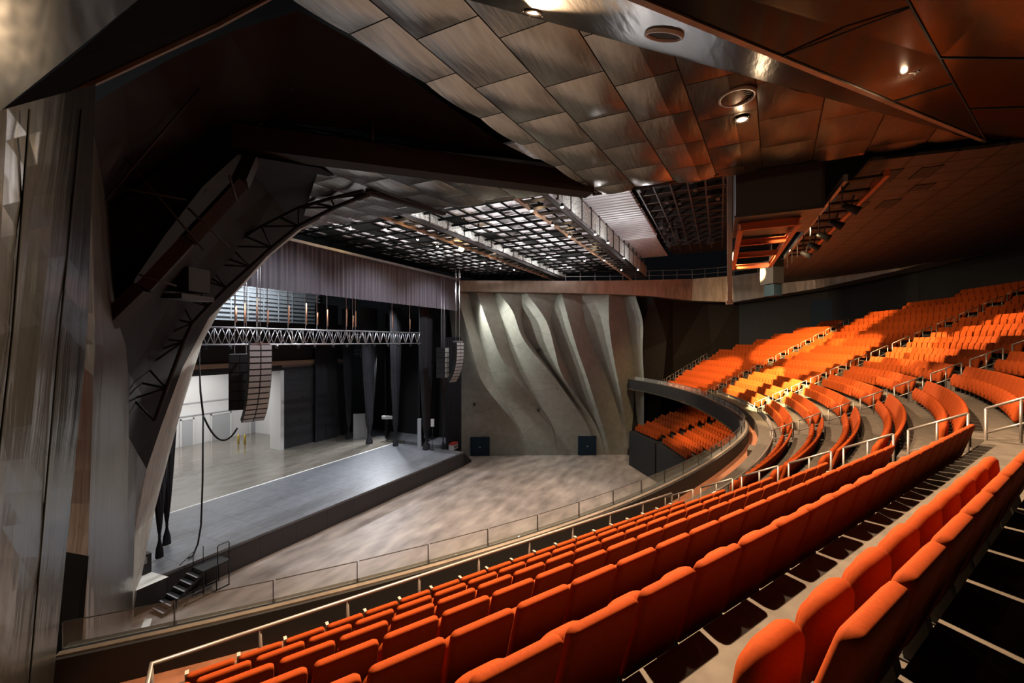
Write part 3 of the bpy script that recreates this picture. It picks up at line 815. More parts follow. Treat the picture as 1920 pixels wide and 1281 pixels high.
back_t = [V((*BD[i][0],BD[i][2]))-bn_(i)*1.6 for i in range(n)]; back_b = [V((*BD[i][0],BD[i][1]))-bn_(i)*1.6 for i in range(n)]
m.grid([back_b, front_b, front_t, back_t])
struct(m.build('trim_8', M['band']), 'copper faced band running along the wall tops')
t = thing('catwalk_railing', 'thin steel railing standing on the copper band', 'railing', front_t[4])
o0 = front_t[4]
m = MB()
for hh_ in (.55, 1.1): m.tube([p-o0+V((0,0,hh_))-bn_(i)*.4 for i, p in enumerate(front_t) if 2 <= i <= 8], .03, 6)
m.build('rail_bars', M['greenled'], t)
for i in range(2, 8):
    for f in (0, .33, .66):
        p = front_t[i].lerp(front_t[i+1], f) - bn_(i)*.4 - o0
        m = MB(); m.tube([p, p+V((0,0,1.1))], .035, 6); m.build('post', M['greenled'], t)
# rear doors
for i, (u, v0, v1, lab) in enumerate(((1368,617,648,'dark blue door in the rear wall above the far seat corner'), (1541,562,592,'dark blue double door in the rear wall behind the upper seats'))):
    r = ray(u, v1); best = None
    for a, b in zip(RW[:-1], RW[1:]):
        A = V((a[0],a[1],0)); B = V((b[0],b[1],0)); tt = (B-A); nn = V((-tt.y,tt.x,0))
        k = (A-CAM).dot(nn)/r.dot(nn); q = CAM+r*k
        if 0 <= (V((q.x,q.y,0))-A).dot(tt)/tt.length_squared <= 1: best = (q, tt.normalized(), nn.normalized(), k)
    if best:
        q, tt, nn, k = best; w = 1.1 if i == 0 else 1.9
        if nn.dot(V((25,15,0))-V((q.x,q.y,0))) < 0: nn = -nn
        o = thing('rear_door', lab, 'door', (q.x,q.y,q.z-1.0), math.atan2(tt.y,tt.x))
        sgn = 1 if V((-tt.y,tt.x,0)).dot(nn) > 0 else -1
        m = MB(); m.box((-w/2,0,0),(w/2,sgn*.1,(v1-v0)/800*k+1.0)); m.build('door_leaf', M['darkblue'], o)

# ------------------------------------------------------------------ metal ceiling near the camera
def clip(o, planes):
    b = bmesh.new(); b.from_mesh(o.data)
    for co, no in planes:
        bmesh.ops.bisect_plane(b, geom=b.verts[:]+b.edges[:]+b.faces[:], plane_co=co, plane_no=no, clear_outer=True)
    b.to_mesh(o.data); b.free()
ZC = 19.6
def panels(x0, x1, y0, y1, px, py, slope, zf, bulge=.06, stag=0., n=8, gap=.014, seed=1):
    m = MB(); rnd = random.Random(seed)
    iy = 0; y = y0
    while y < y1:
        x = x0 - (stag*iy) % px
        while x < x1:
            bl = bulge*(.55+.9*rnd.random()); cx_ = (rnd.random()-.5)*.7; cy_ = (rnd.random()-.5)*.7
            rows = []
            for a in range(n+1):
                r = []
                for b in range(n+1):
                    u = -1+2*a/n; w = -1+2*b/n
                    xx = x+gap+(px-2*gap)*a/n; yy = y+gap+(py-2*gap)*b/n
                    bz = (1-u*u)*(1-w*w)*(1+cx_*u+cy_*w)
                    yw = yy - slope*(xx-6)
                    r.append(V((xx, yw, zf(xx, yw) - bl*bz)))
                rows.append(r)
            m.grid(rows, True)
            x += px
        y += py; iy += 1
    return m
flat = lambda x, y: ZC
L1a, L1b = V((6.5,3.9,ZC)), V((18.0,-7.3,ZC))
l1n = V((-(L1b-L1a).y, (L1b-L1a).x, 0)).normalized()       # towards +Y side
sa, sb = V((5.4,6.75,0)), V((16.9,4.65,0)); sn = V((-(sb-sa).y, (sb-sa).x, 0)).normalized()
planes = [((17.45,0,0),(1,0,0)), (tuple(sa), tuple(sn)), (tuple(L1a), tuple(-l1n))]
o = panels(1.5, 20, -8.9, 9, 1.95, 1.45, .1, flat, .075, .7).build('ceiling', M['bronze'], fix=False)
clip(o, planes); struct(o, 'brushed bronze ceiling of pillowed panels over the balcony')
o.data.materials.append(M['bronzedim']); o.data.materials.append(M['bronzeshade'])  # darker copies paint the light falling off across the same panels
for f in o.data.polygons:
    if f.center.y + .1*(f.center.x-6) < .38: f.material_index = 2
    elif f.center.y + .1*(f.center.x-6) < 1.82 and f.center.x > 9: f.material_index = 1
m = MB(); m.poly([(1,-9,ZC+.05),(21,-9,ZC+.05),(21,9,ZC+.05),(1,9,ZC+.05)]); o = m.build('ceiling_backing', M['nearblack'], fix=False); clip(o, planes); struct(o)
# soffit beyond the slot: triangle facets near the portal, same level
m = panels(6, 20, 3, 24, 1.95, 1.45, .1, flat, .065, .9, seed=4)
o = m.build('ceiling_soffit', M['bronze'], fix=False)
s2a, s2b = V((8.6,14.4,0)), V((17.1,4.3,0)); s2n = V((-(s2b-s2a).y,(s2b-s2a).x,0)).normalized()
clip(o, [((16.9,0,0),(1,.06,0)), (tuple(s2a), tuple(-s2n))])
cut = [Pz(575,428,ZC), Pz(640,392,ZC), Pz(700,366,ZC), Pz(600,316,ZC)]
e1 = Pz(560,432,ZC); e2 = Pz(700,366,ZC); e3 = Pz(598,314,ZC)
def edge_plane(a, b, keep):
    t = V((b.x-a.x,b.y-a.y,0)); nn = V((-t.y,t.x,0))
    if nn.dot(keep-a) > 0: nn = -nn
    return (tuple(a), tuple(nn.normalized()))
clip(o, [edge_plane(e1, e3, V((15,10,0)))])
struct(o, 'bronze soffit facet above the near stage end')
m = MB(); m.box((6.5,4.0,ZC+.9),(17.0,23.5,ZC+1.0)); o = m.build('ceiling_backing', M['nearblack']); clip(o, [edge_plane(e1, e3, V((15,10,0))), (tuple(s2a), tuple(-s2n))]); struct(o)
# fascia edge of the soffit
m = MB(); m.box((17.3,-7.2,ZC-.02),(17.5,4.75,ZC+1.2)); struct(m.build('trim_9', M['bronzedark']))
# step facet between two ceiling levels, narrowing to a point
TIP = V((18.0,-7.3,ZC-.03))
B1 = Pz(1200,0,18.55); B0 = B1 + (B1-TIP)*.30
A0_ = L1a + (L1a-L1b)*.35; A0_.z = ZC-.10; A1 = V((L1b.x,L1b.y,ZC-.04))
m = MB(); N_ = 14
m.grid([[A0_.lerp(A1, k/N_) for k in range(N_+1)], [A0_.lerp(A1,k/N_).lerp(B0.lerp(TIP,k/N_), .5)+V((0,0,-.03)) for k in range(N_+1)], [B0.lerp(TIP, k/N_) for k in range(N_+1)]], True)
struct(m.build('ceiling_step', M['bronzestep'], fix=False), 'dark bronze step between the two ceiling levels')
m = MB(); m.bar(B0, TIP, .10, .06); struct(m.build('trim_10', M['band']), 'copper edge strip under the lower ceiling')
# lower ceiling facets over the right
R0 = Pz(1668,-60,18.75); R1 = Pz(1762,108,19.1); R2 = TIP
def facet(pts, name, mm, lab, sub=1):
    m = MB(); m.poly(pts); o = m.build(name, mm, fix=False)
    return struct(o, lab)
E0 = V((1.5,-3.0,18.2))
m = MB(); m.poly([B0, B0.lerp(TIP,.5), R1, R0, E0]); m.poly([B0.lerp(TIP,.5), TIP, R1])
struct(m.build('ceiling_lower', M['bronzedark'], fix=False), 'dark mirror-like lower ceiling above the camera side')
G0 = Pz(2200,-300,18.3); G1 = Pz(2200,240,18.9)
m = MB(); m.poly([R0, R1, G0]); m.poly([R1, TIP, G1, G0])
struct(m.build('ceiling_lower_facet', M['bronzedark'], fix=False), 'dark copper ceiling facet at the upper corner')
m = MB()
def seam(a, b): m.bar(a, b, .03, .02)
dn_ = V((0,0,-.012))
seam(R0+dn_, R1+dn_); seam(R1+dn_, TIP+dn_); seam(B0.lerp(TIP,.42)+dn_, R0.lerp(R1,.35)+dn_); seam(B0.lerp(TIP,.66)+dn_, R1.lerp(TIP,.22)+dn_); seam(R1+dn_, G1.lerp(G0,.45)+dn_)
seam(R1.lerp(TIP,.5)+dn_, G1.lerp(G0,.2)+dn_)
struct(m.build('trim_11', M['nearblack']), 'dark joints of the lower ceiling')
# rear tiled ceiling
m = MB()
pl = [(17.5,-4.35),(37,-4.1),(53,-6),(45,-13),(37,-17),(24,-18.5),(17.5,-16),(17.9,-7.4)]
m.prism([V((x,y,19.35)) for x,y in pl], (0,0,.1)); struct(m.build('ceiling_tiled', M['bronzetile']), 'tiled dark bronze ceiling over the upper seats')
for i, (u, v, w) in enumerate(((1662,332,1.3),(1735,324,1.1),(1665,383,1.2),(1608,388,1.1),(1728,352,.7))):
    p = Pz(u, v, 19.33); m = MB(); m.box((-w/2,-.25,0),(w/2,.25,.05)); m.box((-w/2-.04,-.29,-.01),(w/2+.04,-.25,.02)); m.box((-w/2-.04,.25,-.01),(w/2+.04,.29,.02))
    o = m.build('ceiling_vent', M['nearblack'], loc=p)
    tag(o, ['long dark slot in the tiled ceiling next to the gantry', 'pair-wide dark slot high in the tiled ceiling', 'dark slot in the middle of the tiled ceiling', 'dark slot beside the gantry, lower one', 'short dark slot right of the highest one'][i], 'ceiling vent', 'slots in the tiled ceiling')

# downlights and grilles
def downlight(p, nrm, lab, r=.11, ring=True):
    q = V((0,0,1)).rotation_difference(V(nrm)).to_matrix().to_4x4()
    t = thing('downlight', lab, 'downlight', p)
    m = MB(); m.lathe((0,0,0), [(r*1.0,.06),(r*1.02,-.02),(r*1.45,-.015),(r*1.5,.02),(r*1.0,.06)], 20, q); m.build('trim_ring', M['darksteel'], t)
    m = MB(); m.lathe((0,0,0), [(0,.0),(r*.98,.0),(r*.98,.012),(0,.012)], 20, q); m.build('lens', M['lamp'], t)
    for k in range(4):
        a = PI/4+PI/2*k; m = MB(); c = q @ V((r*1.55*math.cos(a), r*1.55*math.sin(a), -.02)); e = q @ V((r*1.95*math.cos(a), r*1.95*math.sin(a), -.02)); m.tube([c, e], .012, 5); m.build('clip', M['darksteel'], t)
    return t
def plane_pt(u, v, a, b, c):
    nn = (V(b)-V(a)).cross(V(c)-V(a)).normalized(); r = ray(u, v)
    p = CAM + r*((V(a)-CAM).dot(nn)/r.dot(nn))
    if nn.z > 0: nn = -nn
    return p, nn
d1, n1 = plane_pt(1000, 20, A0_, A1, B0); downlight(d1+n1*.03, -n1, 'bright round downlight in the step at the top edge')
d2 = Pz(1391, 224, ZC-.05); downlight(d2, (0,0,1), 'glowing round downlight beside the round grille in the bronze ceiling', .13)
d3, n3 = plane_pt(1698, 140, B0, R1, R0); downlight(d3+n3*.03, -n3, 'glowing downlight in the dark lower ceiling', .13)
def round_grille(p, nrm, r, lab):
    q = V((0,0,1)).rotation_difference(V(nrm)).to_matrix().to_4x4()
    t = thing('round_grille', lab, 'ceiling grille', p)
    m = MB(); m.lathe((0,0,0), [(r*.86,.05),(r*.88,-.05),(r,-.045),(r*1.02,.02)], 28, q); m.build('ring', M['greenled'], t)
    m = MB(); m.lathe((0,0,0), [(0,.03),(r*.87,.03),(r*.87,.05),(0,.05)], 28, q); m.build('recess', M['nearblack'], t)
    m = MB()
    for k in range(-3,4):
        x = r*.22*k; h = math.sqrt(max(r*r*.72-x*x, .01)); a, b = q @ V((x,-h,.0)), q @ V((x,h,.0)); m.bar(a, b, .03, .02)
    m.build('louvre', M['darksteel'], t)
g1, gn1 = plane_pt(1246, 62, A0_, A1, B0); round_grille(g1+gn1*.02, -gn1, .34, 'round dark grille in the step, left one')
round_grille(Pz(1382,181,ZC-.06), (0,0,1), .42, 'round dark grille next to the glowing downlight')

# ------------------------------------------------------------------ open technical grid above the arena
m = MB(); m.box((17.6,5.0,22.6),(48,26.6,22.7))
struct(m.build('ceiling_deck', M['gridpan']), 'pale metal deck above the technical grid')
rg = random.Random(5)
m = MB()
for k in range(21):
    x = 18+1.5*k; m.box((x-.045,9,21.22),(x+.045,16.2,21.36)); m.box((x-.045,17.9,21.22),(x+.045,27.6,21.36))
for y in [9.2+.95*k for k in range(8)]+[18+.95*k for k in range(11)]:
    m.box((17.8,y-.03,21.3),(47,y+.03,21.4))
for k in range(21):
    for y in [9.2+.95*i for i in range(7)]+[18+.95*i for i in range(10)]:
        if rg.random() < .16: m.box((18+1.5*k+.1,y+.05,21.30),(18+1.5*k+1.4,y+.9,21.34))
struct(m.build('trim_12', M['void']), 'dark grid bars of the technical ceiling')
m = MB()
for k in range(20):
    x = 18.1+1.5*k
    for y in [9.2+.95*i for i in range(7)]+[18+.95*i for i in range(10)]:
        w = 1.3 if rg.random() < .7 else .7
        m.box((x,y+.08,21.45),(x+w,y+.84,21.48))
struct(m.build('trim_13', M['gridpan']), 'pale infill panels of the technical grid')
def catwalk(y0, y1, z, lab, meshy, x0=17.6, x1=47.5):
    t = thing('catwalk', lab, 'catwalk', (x0,y0,z)); L = x1-x0; w = y1-y0
    for yy in (0, w):
        m = MB(); m.box((0,yy-.05,-.12),(L,yy+.05,.12)); m.build('beam', M['tan'] if yy else M['browntruss'], t)
    for k in range(int(L/1.1)):
        m = MB(); m.box((1.1*k,0,-.03),(1.1*k+.42,w,.0)); m.build('floor_plate', M['darksteel'], t)
    m = MB(); m.box((0,meshy-y0-.015,.15),(L,meshy-y0+.015,1.25)); m.build('mesh_guard', M['mesh'], t)
    m = MB()
    for k in range(int(L/2.0)+1): m.box((2.0*k-.04,meshy-y0-.06,.1),(2.0*k+.04,meshy-y0+.06,1.7))
    m.tube([(0,meshy-y0,1.28),(L,meshy-y0,1.28)], .03, 6); m.build('guard_posts', M['darksteel'], t)
catwalk(16.4, 17.7, 20.8, 'catwalk with pale mesh guard over the stage side of the grid', 16.25)
catwalk(7.3, 8.7, 20.3, 'catwalk with tall mesh guard in front of the bright corrugated deck', 7.1)
# bright corrugated deck in the slot
m = MB()
for k in range(34):
    x = 17.8+.5*k; m.box((x,4.4,21.6),(x+.30,7.0,21.75)); m.box((x+.30,4.4,21.85),(x+.5,7.0,21.9))
struct(m.build('ceiling_corrugated', M['lightgrey']), 'bright corrugated metal deck in the ceiling slot')
m = MB(); m.box((-6,-24,26),(60,58,26.3)); struct(m.build('ceiling_roof', M['nearblack']), 'black roof void above the technical grid')
# dark bay right of it
m = MB(); m.box((18,-4.2,22.5),(47,4.3,22.6)); struct(m.build('ceiling_bay', M['arch']), 'dark ceiling bay above the gantry')
m = MB()
for k in range(14): m.box((19+1.6*k,-.3,21.9),(19.12+1.6*k,4.3,22.2))
for k in range(6): m.box((19,-.2+.85*k,21.8),(42,-.12+.85*k,21.9))
for k in range(40):
    x = 19+rg.random()*20; y = rg.random()*4; m.box((x,y,21.5+rg.random()*.4),(x+.5,y+.2,22))
struct(m.build('trim_14', M['darksteel']), 'dark beams and boxes in the ceiling bay')
# hanging strip beside the projection box
pp = P(1368, 420, 18.8); m = MB(); m.box((-.12,-.10,-4.0),(.12,.10,2.2)); m.box((-.16,-.14,-4.05),(.16,.14,-3.9)); tag(m.build('hanging_drop', M['white'], loc=(pp.x,pp.y,19.2)), 'pale vertical strip hanging beside the black projection box', 'hanging strip')
# projection box
t = thing('projection_box', 'big black box hanging under the ceiling slot', 'projection booth', (18.6,-3.3,18.35))
m = MB(); m.box((0,0,0),(3.5,2.75,2.6)); m.build('body', M['boxgrey'], t)
m = MB(); m.box((-.05,-.05,-.08),(3.55,2.8,0)); m.box((-.04,-.06,0),(0,0,2.6)); m.build('frame', M['darksteel'], t)
# orange steel frame
t = thing('steel_frame', 'orange painted steel beam frame hanging below the black box', 'steel frame', (19.4,-2.7,18.1))
for y in (0, 1.95):
    m = MB(); m.box((0,y-.09,-.14),(10.6,y+.09,-.11)); m.box((0,y-.015,-.11),(10.6,y+.015,.11)); m.box((0,y-.09,.11),(10.6,y+.09,.14)); m.build('long_beam', M['orangesteel'], t)
for x in (.1, 3.2, 6.4, 10.4):
    m = MB(); m.box((x-.08,0,-.14),(x+.08,1.95,-.11)); m.box((x-.015,0,-.11),(x+.015,1.95,.11)); m.box((x-.08,0,.11),(x+.08,1.95,.14)); m.build('cross_beam', M['orangesteel'], t)
for x in (5.2, 10.4):
    for y in (0, 1.95): m = MB(); m.bar((x,y,.1),(x,y,3.6), .1, .1); m.build('hanger', M['darksteel'], t)
# gantry of two rails beside it
t = thing('lighting_gantry', 'long ladder-like gantry running beside the tiled ceiling', 'gantry', (17.8,-4.9,19.0))
for y in (0, 1.1):
    m = MB(); m.box((0,y-.06,-.12),(15,y+.06,.12)); m.build('side_rail', M['orangesteel'] if y == 0 else M['steel'], t)
for k in range(11):
    m = MB(); m.box((1.4*k+.2,0,-.05),(1.4*k+.45,1.1,.03)); m.build('rung', M['arch'], t)
for k in range(8):
    m = MB(); m.tube([(1.9*k+.5,1.1,.1),(1.9*k+.5,1.1,-.9)], .025, 5); m.build('drop_pipe', M['darksteel'], t)
for i in range(5):
    p = V((19.5+2.3*i, -4.3, 18.4)); o = thing('stage_lamp', f'black stage lamp clamped under the gantry, {onum(i+1)} from the ceiling edge', 'stage lamp', p, 0, 'lamps under the gantry')
    m = MB(); Mx = Matrix.Rotation(-1.0, 4, 'X'); m.lathe((0,0,0), [(0,.25),(.10,.25),(.13,0),(.17,-.3),(0,-.3)], 12, Mx); m.build('housing', M['nearblack'], o)
    m = MB(); m.bar((0,0,.0),(0,-.1,.46), .03, .05); m.build('yoke', M['darksteel'], o)
# speaker under the frame
p = P(1447, 528, 29); o = thing('hanging_speaker', 'dark loudspeaker with a copper top hanging before the copper band', 'loudspeaker', p, .6)
m = MB(); m.box((-.6,-.4,-.2),(.6,.4,.9)); m.build('cabinet', M['cabinet'], o); m = MB(); m.box((-.6,-.4,.9),(.6,.4,1.4)); m.build('top_box', M['bronzedark'], o)
m = MB(); m.box((-.55,-.3,-1.0),(.35,.3,-.2)); m.build('bracket', M['darkblue'], o); m = MB(); m.tube([(0,0,1.4),(0,0,4.0)], .04, 6); m.build('hanger', M['darksteel'], o)
# small bright work lamps along the grid
wl = [(657,429,17.9),(722,430,17.9),(783,449,17.9),(820,462,17.9),(997,395,9.1),(1036,422,9.1),(1068,443,9.1),(1054,388,7.3),(1116,439,7.3),(1140,455,7.3),(1170,484,7.3),(1133,488,9.1),(1096,489,14.5),(908,492,18.2),(964,506,18.2),(1165,506,9.2),(1196,506,7.3),(938,503,19)]
for i, (u, v, y) in enumerate(wl):
    r = ray(u, v); zl = 19.55 if y < 9.5 else 20.05; p = CAM + r*((zl-H)/r.z) if r.z > .12 else CAM + r*(y/r.y)
    o = thing('work_lamp', f'small bright work lamp under the technical grid, {onum(i+1)} counted from the near end', 'work lamp', p, 0, 'work lamps of the technical grid')
    m = MB(); m.lathe((0,0,0), [(0,-.07),(.06,-.045),(.075,0),(0,.0)], 10); m.build('bulb', M['lampcool'], o)
    m = MB(); m.lathe((0,0,0), [(0,.01),(.09,.0),(.05,.16),(0,.16)], 10); m.tube([(0,0,.15),(0,0,.58)], .012, 5); m.build('housing', M['darksteel'], o)
p = P(865, 467, 34); o = thing('gold_lamp', 'bright golden lamp below the catwalk over the stage', 'lamp', p)
m = MB(); m.lathe((0,0,0), [(0,-.22),(.17,-.14),(.22,0),(.17,.14),(0,.22)], 14); m.build('bulb', M['lampgold'], o)
m = MB(); m.lathe((0,0,0), [(0,.18),(.18,.12),(.1,.4),(0,.4)], 12); m.tube([(0,0,.4),(0,0,.9)], .02, 5); m.build('housing', M['darksteel'], o)

# ------------------------------------------------------------------ near portal: reveal, brown arch, lattice, walls
def sheet(cols, thick, name, mm, lab, smooth=False):
    rows = [[P(*q) for q in c] for c in cols]
    m = MB(); m.grid(rows, smooth)
    rb = [[P(q[0], q[1], q[2]+thick) for q in c] for c in cols]
    m.grid(rb, smooth)
    for a, b in ((rows[0], rb[0]), (rows[-1], rb[-1])): m.grid([a, b])
    m.grid([[r[0] for r in rows], [r[0] for r in rb]]); m.grid([[r[-1] for r in rows], [r[-1] for r in rb]])
    return struct(m.build(name, mm), lab)
edge = [(232,1240,19.0),(237,1165,19.4),(252,1000,19.8),(275,880,20.2),(302,800,20.6),(343,688,21.3),(392,596,21.9),(440,548,22.2),(500,481,22.6),(560,431,22.4),(632,394,20.2),(700,366,17.4)]
inn  = [(250,1180,21.2),(256,1130,21.4),(288,965,22.0),(318,850,22.6),(342,762,23.2),(380,640,24.2),(418,572,24.6),(452,540,24.5),(506,480,24.2),(566,431,23.4),(640,394,20.6),(706,366,17.8)]
out  = [(231,1240,18.8),(234,1100,18.6),(238,960,18.2),(241,820,17.4),(242,700,16.0),(215,610,11.2),(255,520,10.8),(310,440,11.2),(380,350,12.0),(446,290,12.9),(520,302,13.7),(600,315,14.7)]
sheet([edge, inn], .4, 'trim_15', M['reveal'], 'pale inner reveal of the stage portal')
mids = [tuple(a*.5+b*.5 for a, b in zip(p, q)) for p, q in zip(out, edge)]
mids = [(u, v, d+.5) for u, v, d in mids]
sheet([out[3:], mids[3:], edge[3:]], .3, 'wall_portal', M['arch'], 'dark brown curved portal wall of the stage')
sheet([out[:4], mids[:4], edge[:4]], .3, 'wall_portal_foot', M['portalmetal'], 'grey metal foot of the stage portal')
sheet([[(170,560,10.6),(190,380,11.5),(280,250,12.8),(446,205,14.6),(600,250,16.6),(760,270,17.9)],[(222,640,13.2),(262,520,13.2),(340,430,13.4),(446,310,14.6),(600,322,16.0),(760,330,17.6)]], .2, 'wall_portal_back', M['arch'], 'dark backing behind the portal facets')
m = MB(); m.bar(Pz(688,361,ZC-.12), Pz(834,401,ZC-.12), .22, .12); struct(m.build('trim_18', M['browntruss']), 'dark joint across the bronze soffit facet')
up  = [(120,300,6.6),(140,240,7.0),(165,200,7.6),(230,160,8.4),(320,110,9.4),(430,60,10.2),(560,20,11.0),(690,90,12.2),(800,170,13.6),(930,262,15.6),(1030,312,17.2),(1110,352,18.4)]
upm = [(185,560,10.2),(196,470,10.6),(205,400,11.0),(250,340,11.6),(330,290,12.2),(400,240,13.0),(520,230,14.0),(640,240,14.6),(760,260,15.4),(900,290,16.4),(1010,325,17.4),(1108,357,18.2)]
sheet([up, upm], .3, 'ceiling_portal', M['arch'], 'dark brown upper portal facets above the arch')
sheet([[(196,612,11.3),(240,690,15.9)],[(205,400,11.1),(330,420,11.8)],[(330,290,12.3),(446,292,13.1)]], .3, 'wall_portal_facet', M['arch'], 'dark facet between arch and upper portal')
# lattice over the arch
t = thing('arch_lattice', 'dark steel lattice truss following the portal arch', 'truss', P(361,599,19.0)); o0 = P(361,599,19.0)
oc = [(249,748),(275,688),(296,635),(337,558),(361,519),(388,496),(430,462),(490,425),(560,390),(620,372),(680,358)]
ic = [(290,790),(312,728),(345,640),(361,606),(390,575),(425,540),(470,500),(510,464),(560,424),(628,389),(690,364)]
dd = [17.5,17.9,18.3,18.6,18.9,19.1,19.3,19.3,18.8,17.8,16.3]
m = MB(); A_ = [P(u,v,d)-o0 for (u,v),d in zip(oc,dd)]; B_ = [P(u,v,d)-o0 for (u,v),d in zip(ic,dd)]
m.tube(A_, .07, 6); m.build('outer_chord', M['browntruss'], t)
m = MB(); m.tube(B_, .08, 6); m.build('inner_chord', M['browntruss'], t)
m = MB()
for k in range(len(A_)-1):
    m.tube([A_[k], B_[k+1]], .045, 5); m.tube([B_[k], A_[k]], .045, 5)
    m.tube([A_[k].lerp(A_[k+1],.5), B_[k+1]], .05, 5)
m.build('lacing', M['browntruss'], t)
t = thing('portal_beam', 'broad dark beam leaning along the portal from wall to ceiling', 'beam', P(352,463,11.2)); o0 = P(352,463,11.2)
m = MB(); ln = [P(200,608,10.3)-o0, P(270,540,10.4)-o0, P(352,452,10.9)-o0, P(450,345,12.0)-o0, P(470,300,12.9)-o0]
for a, b in zip(ln[:-1], ln[1:]): m.bar(a, b, .38, .3)
m.build('flange', M['browntruss'], t)
m = MB()
for a, b in (((175,225),(383,470)),((196,377),(375,165)),((352,390),(430,465)),((215,350),(350,375)),((262,516),(330,536)),((430,330),(445,380))):
    m.tube([P(*a,10.0)-o0, P(*b,10.9)-o0], .028, 5)
m.build('brace', M['browntruss'], t)
# black follow-spot unit hung on the arch
p = P(355, 525, 15.6); o = thing('hung_lamp_unit', 'black lamp unit hanging under the leaning portal beam', 'stage lamp', p, .4)
m = MB(); m.box((-.5,-.4,-.45),(.5,.4,.4)); m.build('housing', M['nearblack'], o); m = MB(); m.box((-.8,-.4,-.75),(.7,.4,-.58)); m.build('bracket', M['darksteel'], o)
# catwalk beam crossing the dark slot
t = thing('slot_catwalk', 'dark catwalk with railing crossing the ceiling slot', 'catwalk', P(700,320,15)); o0 = V(t.location)
a, b = P(440,262,13.4)-o0, P(1106,349,17.2)-o0
m = MB(); m.bar(a, b, .7, .75); m.build('deck_beam', M['browntruss'], t)
m = MB(); ta, tb = P(425,212,13.4)-o0, P(1000,318,16.8)-o0
m.tube([ta, tb], .035, 6); m.tube([a.lerp(ta,.5), b.lerp(tb,.5)], .03, 6); m.build('railing', M['browntruss'], t)
for k in range(10):
    f = k/9.5; m = MB(); q = a.lerp(b, f); q2 = ta.lerp(tb, f); m.tube([q, q2], .04 if k % 3 else .07, 5); m.build('post', M['browntruss'], t)
m = MB()
for k in range(0,9,2):
    m.tube([a.lerp(b,k/9.5), ta.lerp(tb,(k+1)/9.5)], .025, 5)
m.build('brace', M['browntruss'], t)
m = MB(); m.tube([P(545,170,13)-o0, P(545,40,12.5)-o0], .06, 6); m.tube([P(697,290,14.6)-o0, P(697,190,14.4)-o0], .06, 6); m.build('hanger', M['browntruss'], t)

# near metal wall of folded vertical sheets
def tri(us, v):
    a, b, c = us
    return a+(b-a)*(v-200)/440. if v < 640 else b+(c-b)*(v-640)/641.
def fold_wall(cols, name, mm, lab, thick=.25, v0=None, wob=.035):
    rows = []
    for k in range(21):
        r = []
        for i, c in enumerate(cols):
            va = v0 if v0 else (207-.28*c[0] if c[0] > 0 else 225)
            v = va + (1420-va)*k/20.
            r.append((tri(c[:3], v), v, c[3]*(1 + wob*.25*math.sin(v*.011+i*2.1) + wob*.12*math.sin(v*.023+i))))
        rows.append(r)
    return sheet(rows, thick, name, mm, lab)
fold_wall([(-300,-300,-300,1.70),(-60,-80,-140,2.5),(14,-8,-80,2.97),(56,22,-52,3.18),(80,34,-24,3.37),(120,74,16,3.72),(152,110,55,4.30),(178,163,100,5.3)], 'wall_left', M['leftmetal'], 'folded brushed steel wall panels beside the camera')
m = MB(); q = [P(112,1038,6.6), P(160,1046,7.5), P(141,1290,7.5), P(130,1420,7.5), P(60,1420,6.6)]
m.prism(q, (Fv*.06)); struct(m.build('trim_16', M['void']), 'black sheet painting the shade in the gap between two steel wall layers')  # black sheet standing in for the shade inside the gap
fold_wall([(110,110,50,6.9),(166,178,157,7.8),(176,194,171,8.4),(184,207,190,9.6),(191,222,207,11.0),(197,236,222,13.5),(202,246,236,18.5),(206,264,244,19.6)], 'wall_left_inner', M['leftmetal2'], 'folded bronze steel wall running towards the stage', v0=230)
m = MB()
for (ua, ub, uc, d) in ((56,22,-52,3.15),(152,110,55,4.26)):
    m.tube([P(tri((ua,ub,uc), v), v, d-.01) for v in range(205, 1400, 60)], .008, 5)
struct(m.build('trim_19', M['void']), 'dark joints between the steel wall panels')
# top corner: grey panel and dark facet
m = MB()
sheet([[(-120,-90,2.4),(120,-60,3.2),(285,-22,4.35)],[(-120,60,2.4),(40,60,2.9),(180,64,3.8)],[(-120,170,2.4),(0,150,2.7),(88,138,3.2)],[(-120,262,2.4),(-50,236,2.6),(2,207,2.85)]], .06, 'ceiling_corner', M['cornerpanel'], 'grey metal ceiling panel in the upper corner', True)
sheet([[(-4,214,5.8),(130,112,5.9),(270,-8,6.0),(420,-120,6.2)],[(40,206,6.3),(160,162,6.7),(410,46,7.6),(610,-60,8.2)]], .1, 'ceiling_corner_dark', M['void'], 'near-black facet beneath the corner panel')
m = MB(); m.bar(P(60,203,6.3), P(160,164,6.65), .05, .05); m.bar(P(160,164,6.65), P(410,48,7.55), .06, .06); m.bar(P(410,48,7.55), P(600,-55,8.2), .06, .06); struct(m.build('trim_17', M['band']), 'copper edge strip in the upper corner')

# ------------------------------------------------------------------ light
def light(kind, name, loc, energy, col=(1,1,1), target=None, size=.1, spot=60, blend=.4, sx=1, sy=1):
    L = bpy.data.lights.new(name, kind); L.energy = energy; L.color = col
    if kind == 'AREA': L.shape = 'RECTANGLE'; L.size = sx; L.size_y = sy
    else: L.shadow_soft_size = size
    if kind == 'SPOT': L.spot_size = math.radians(spot); L.spot_blend = blend
    o = bpy.data.objects.new(name, L); COL.objects.link(o); o.location = loc
    if target is not None: o.rotation_euler = (V(target)-V(loc)).to_track_quat('-Z','Y').to_euler()
    return o
WARM = (1,.68,.40); NEUT = (1,.83,.68); COOL = (.90,.94,1)
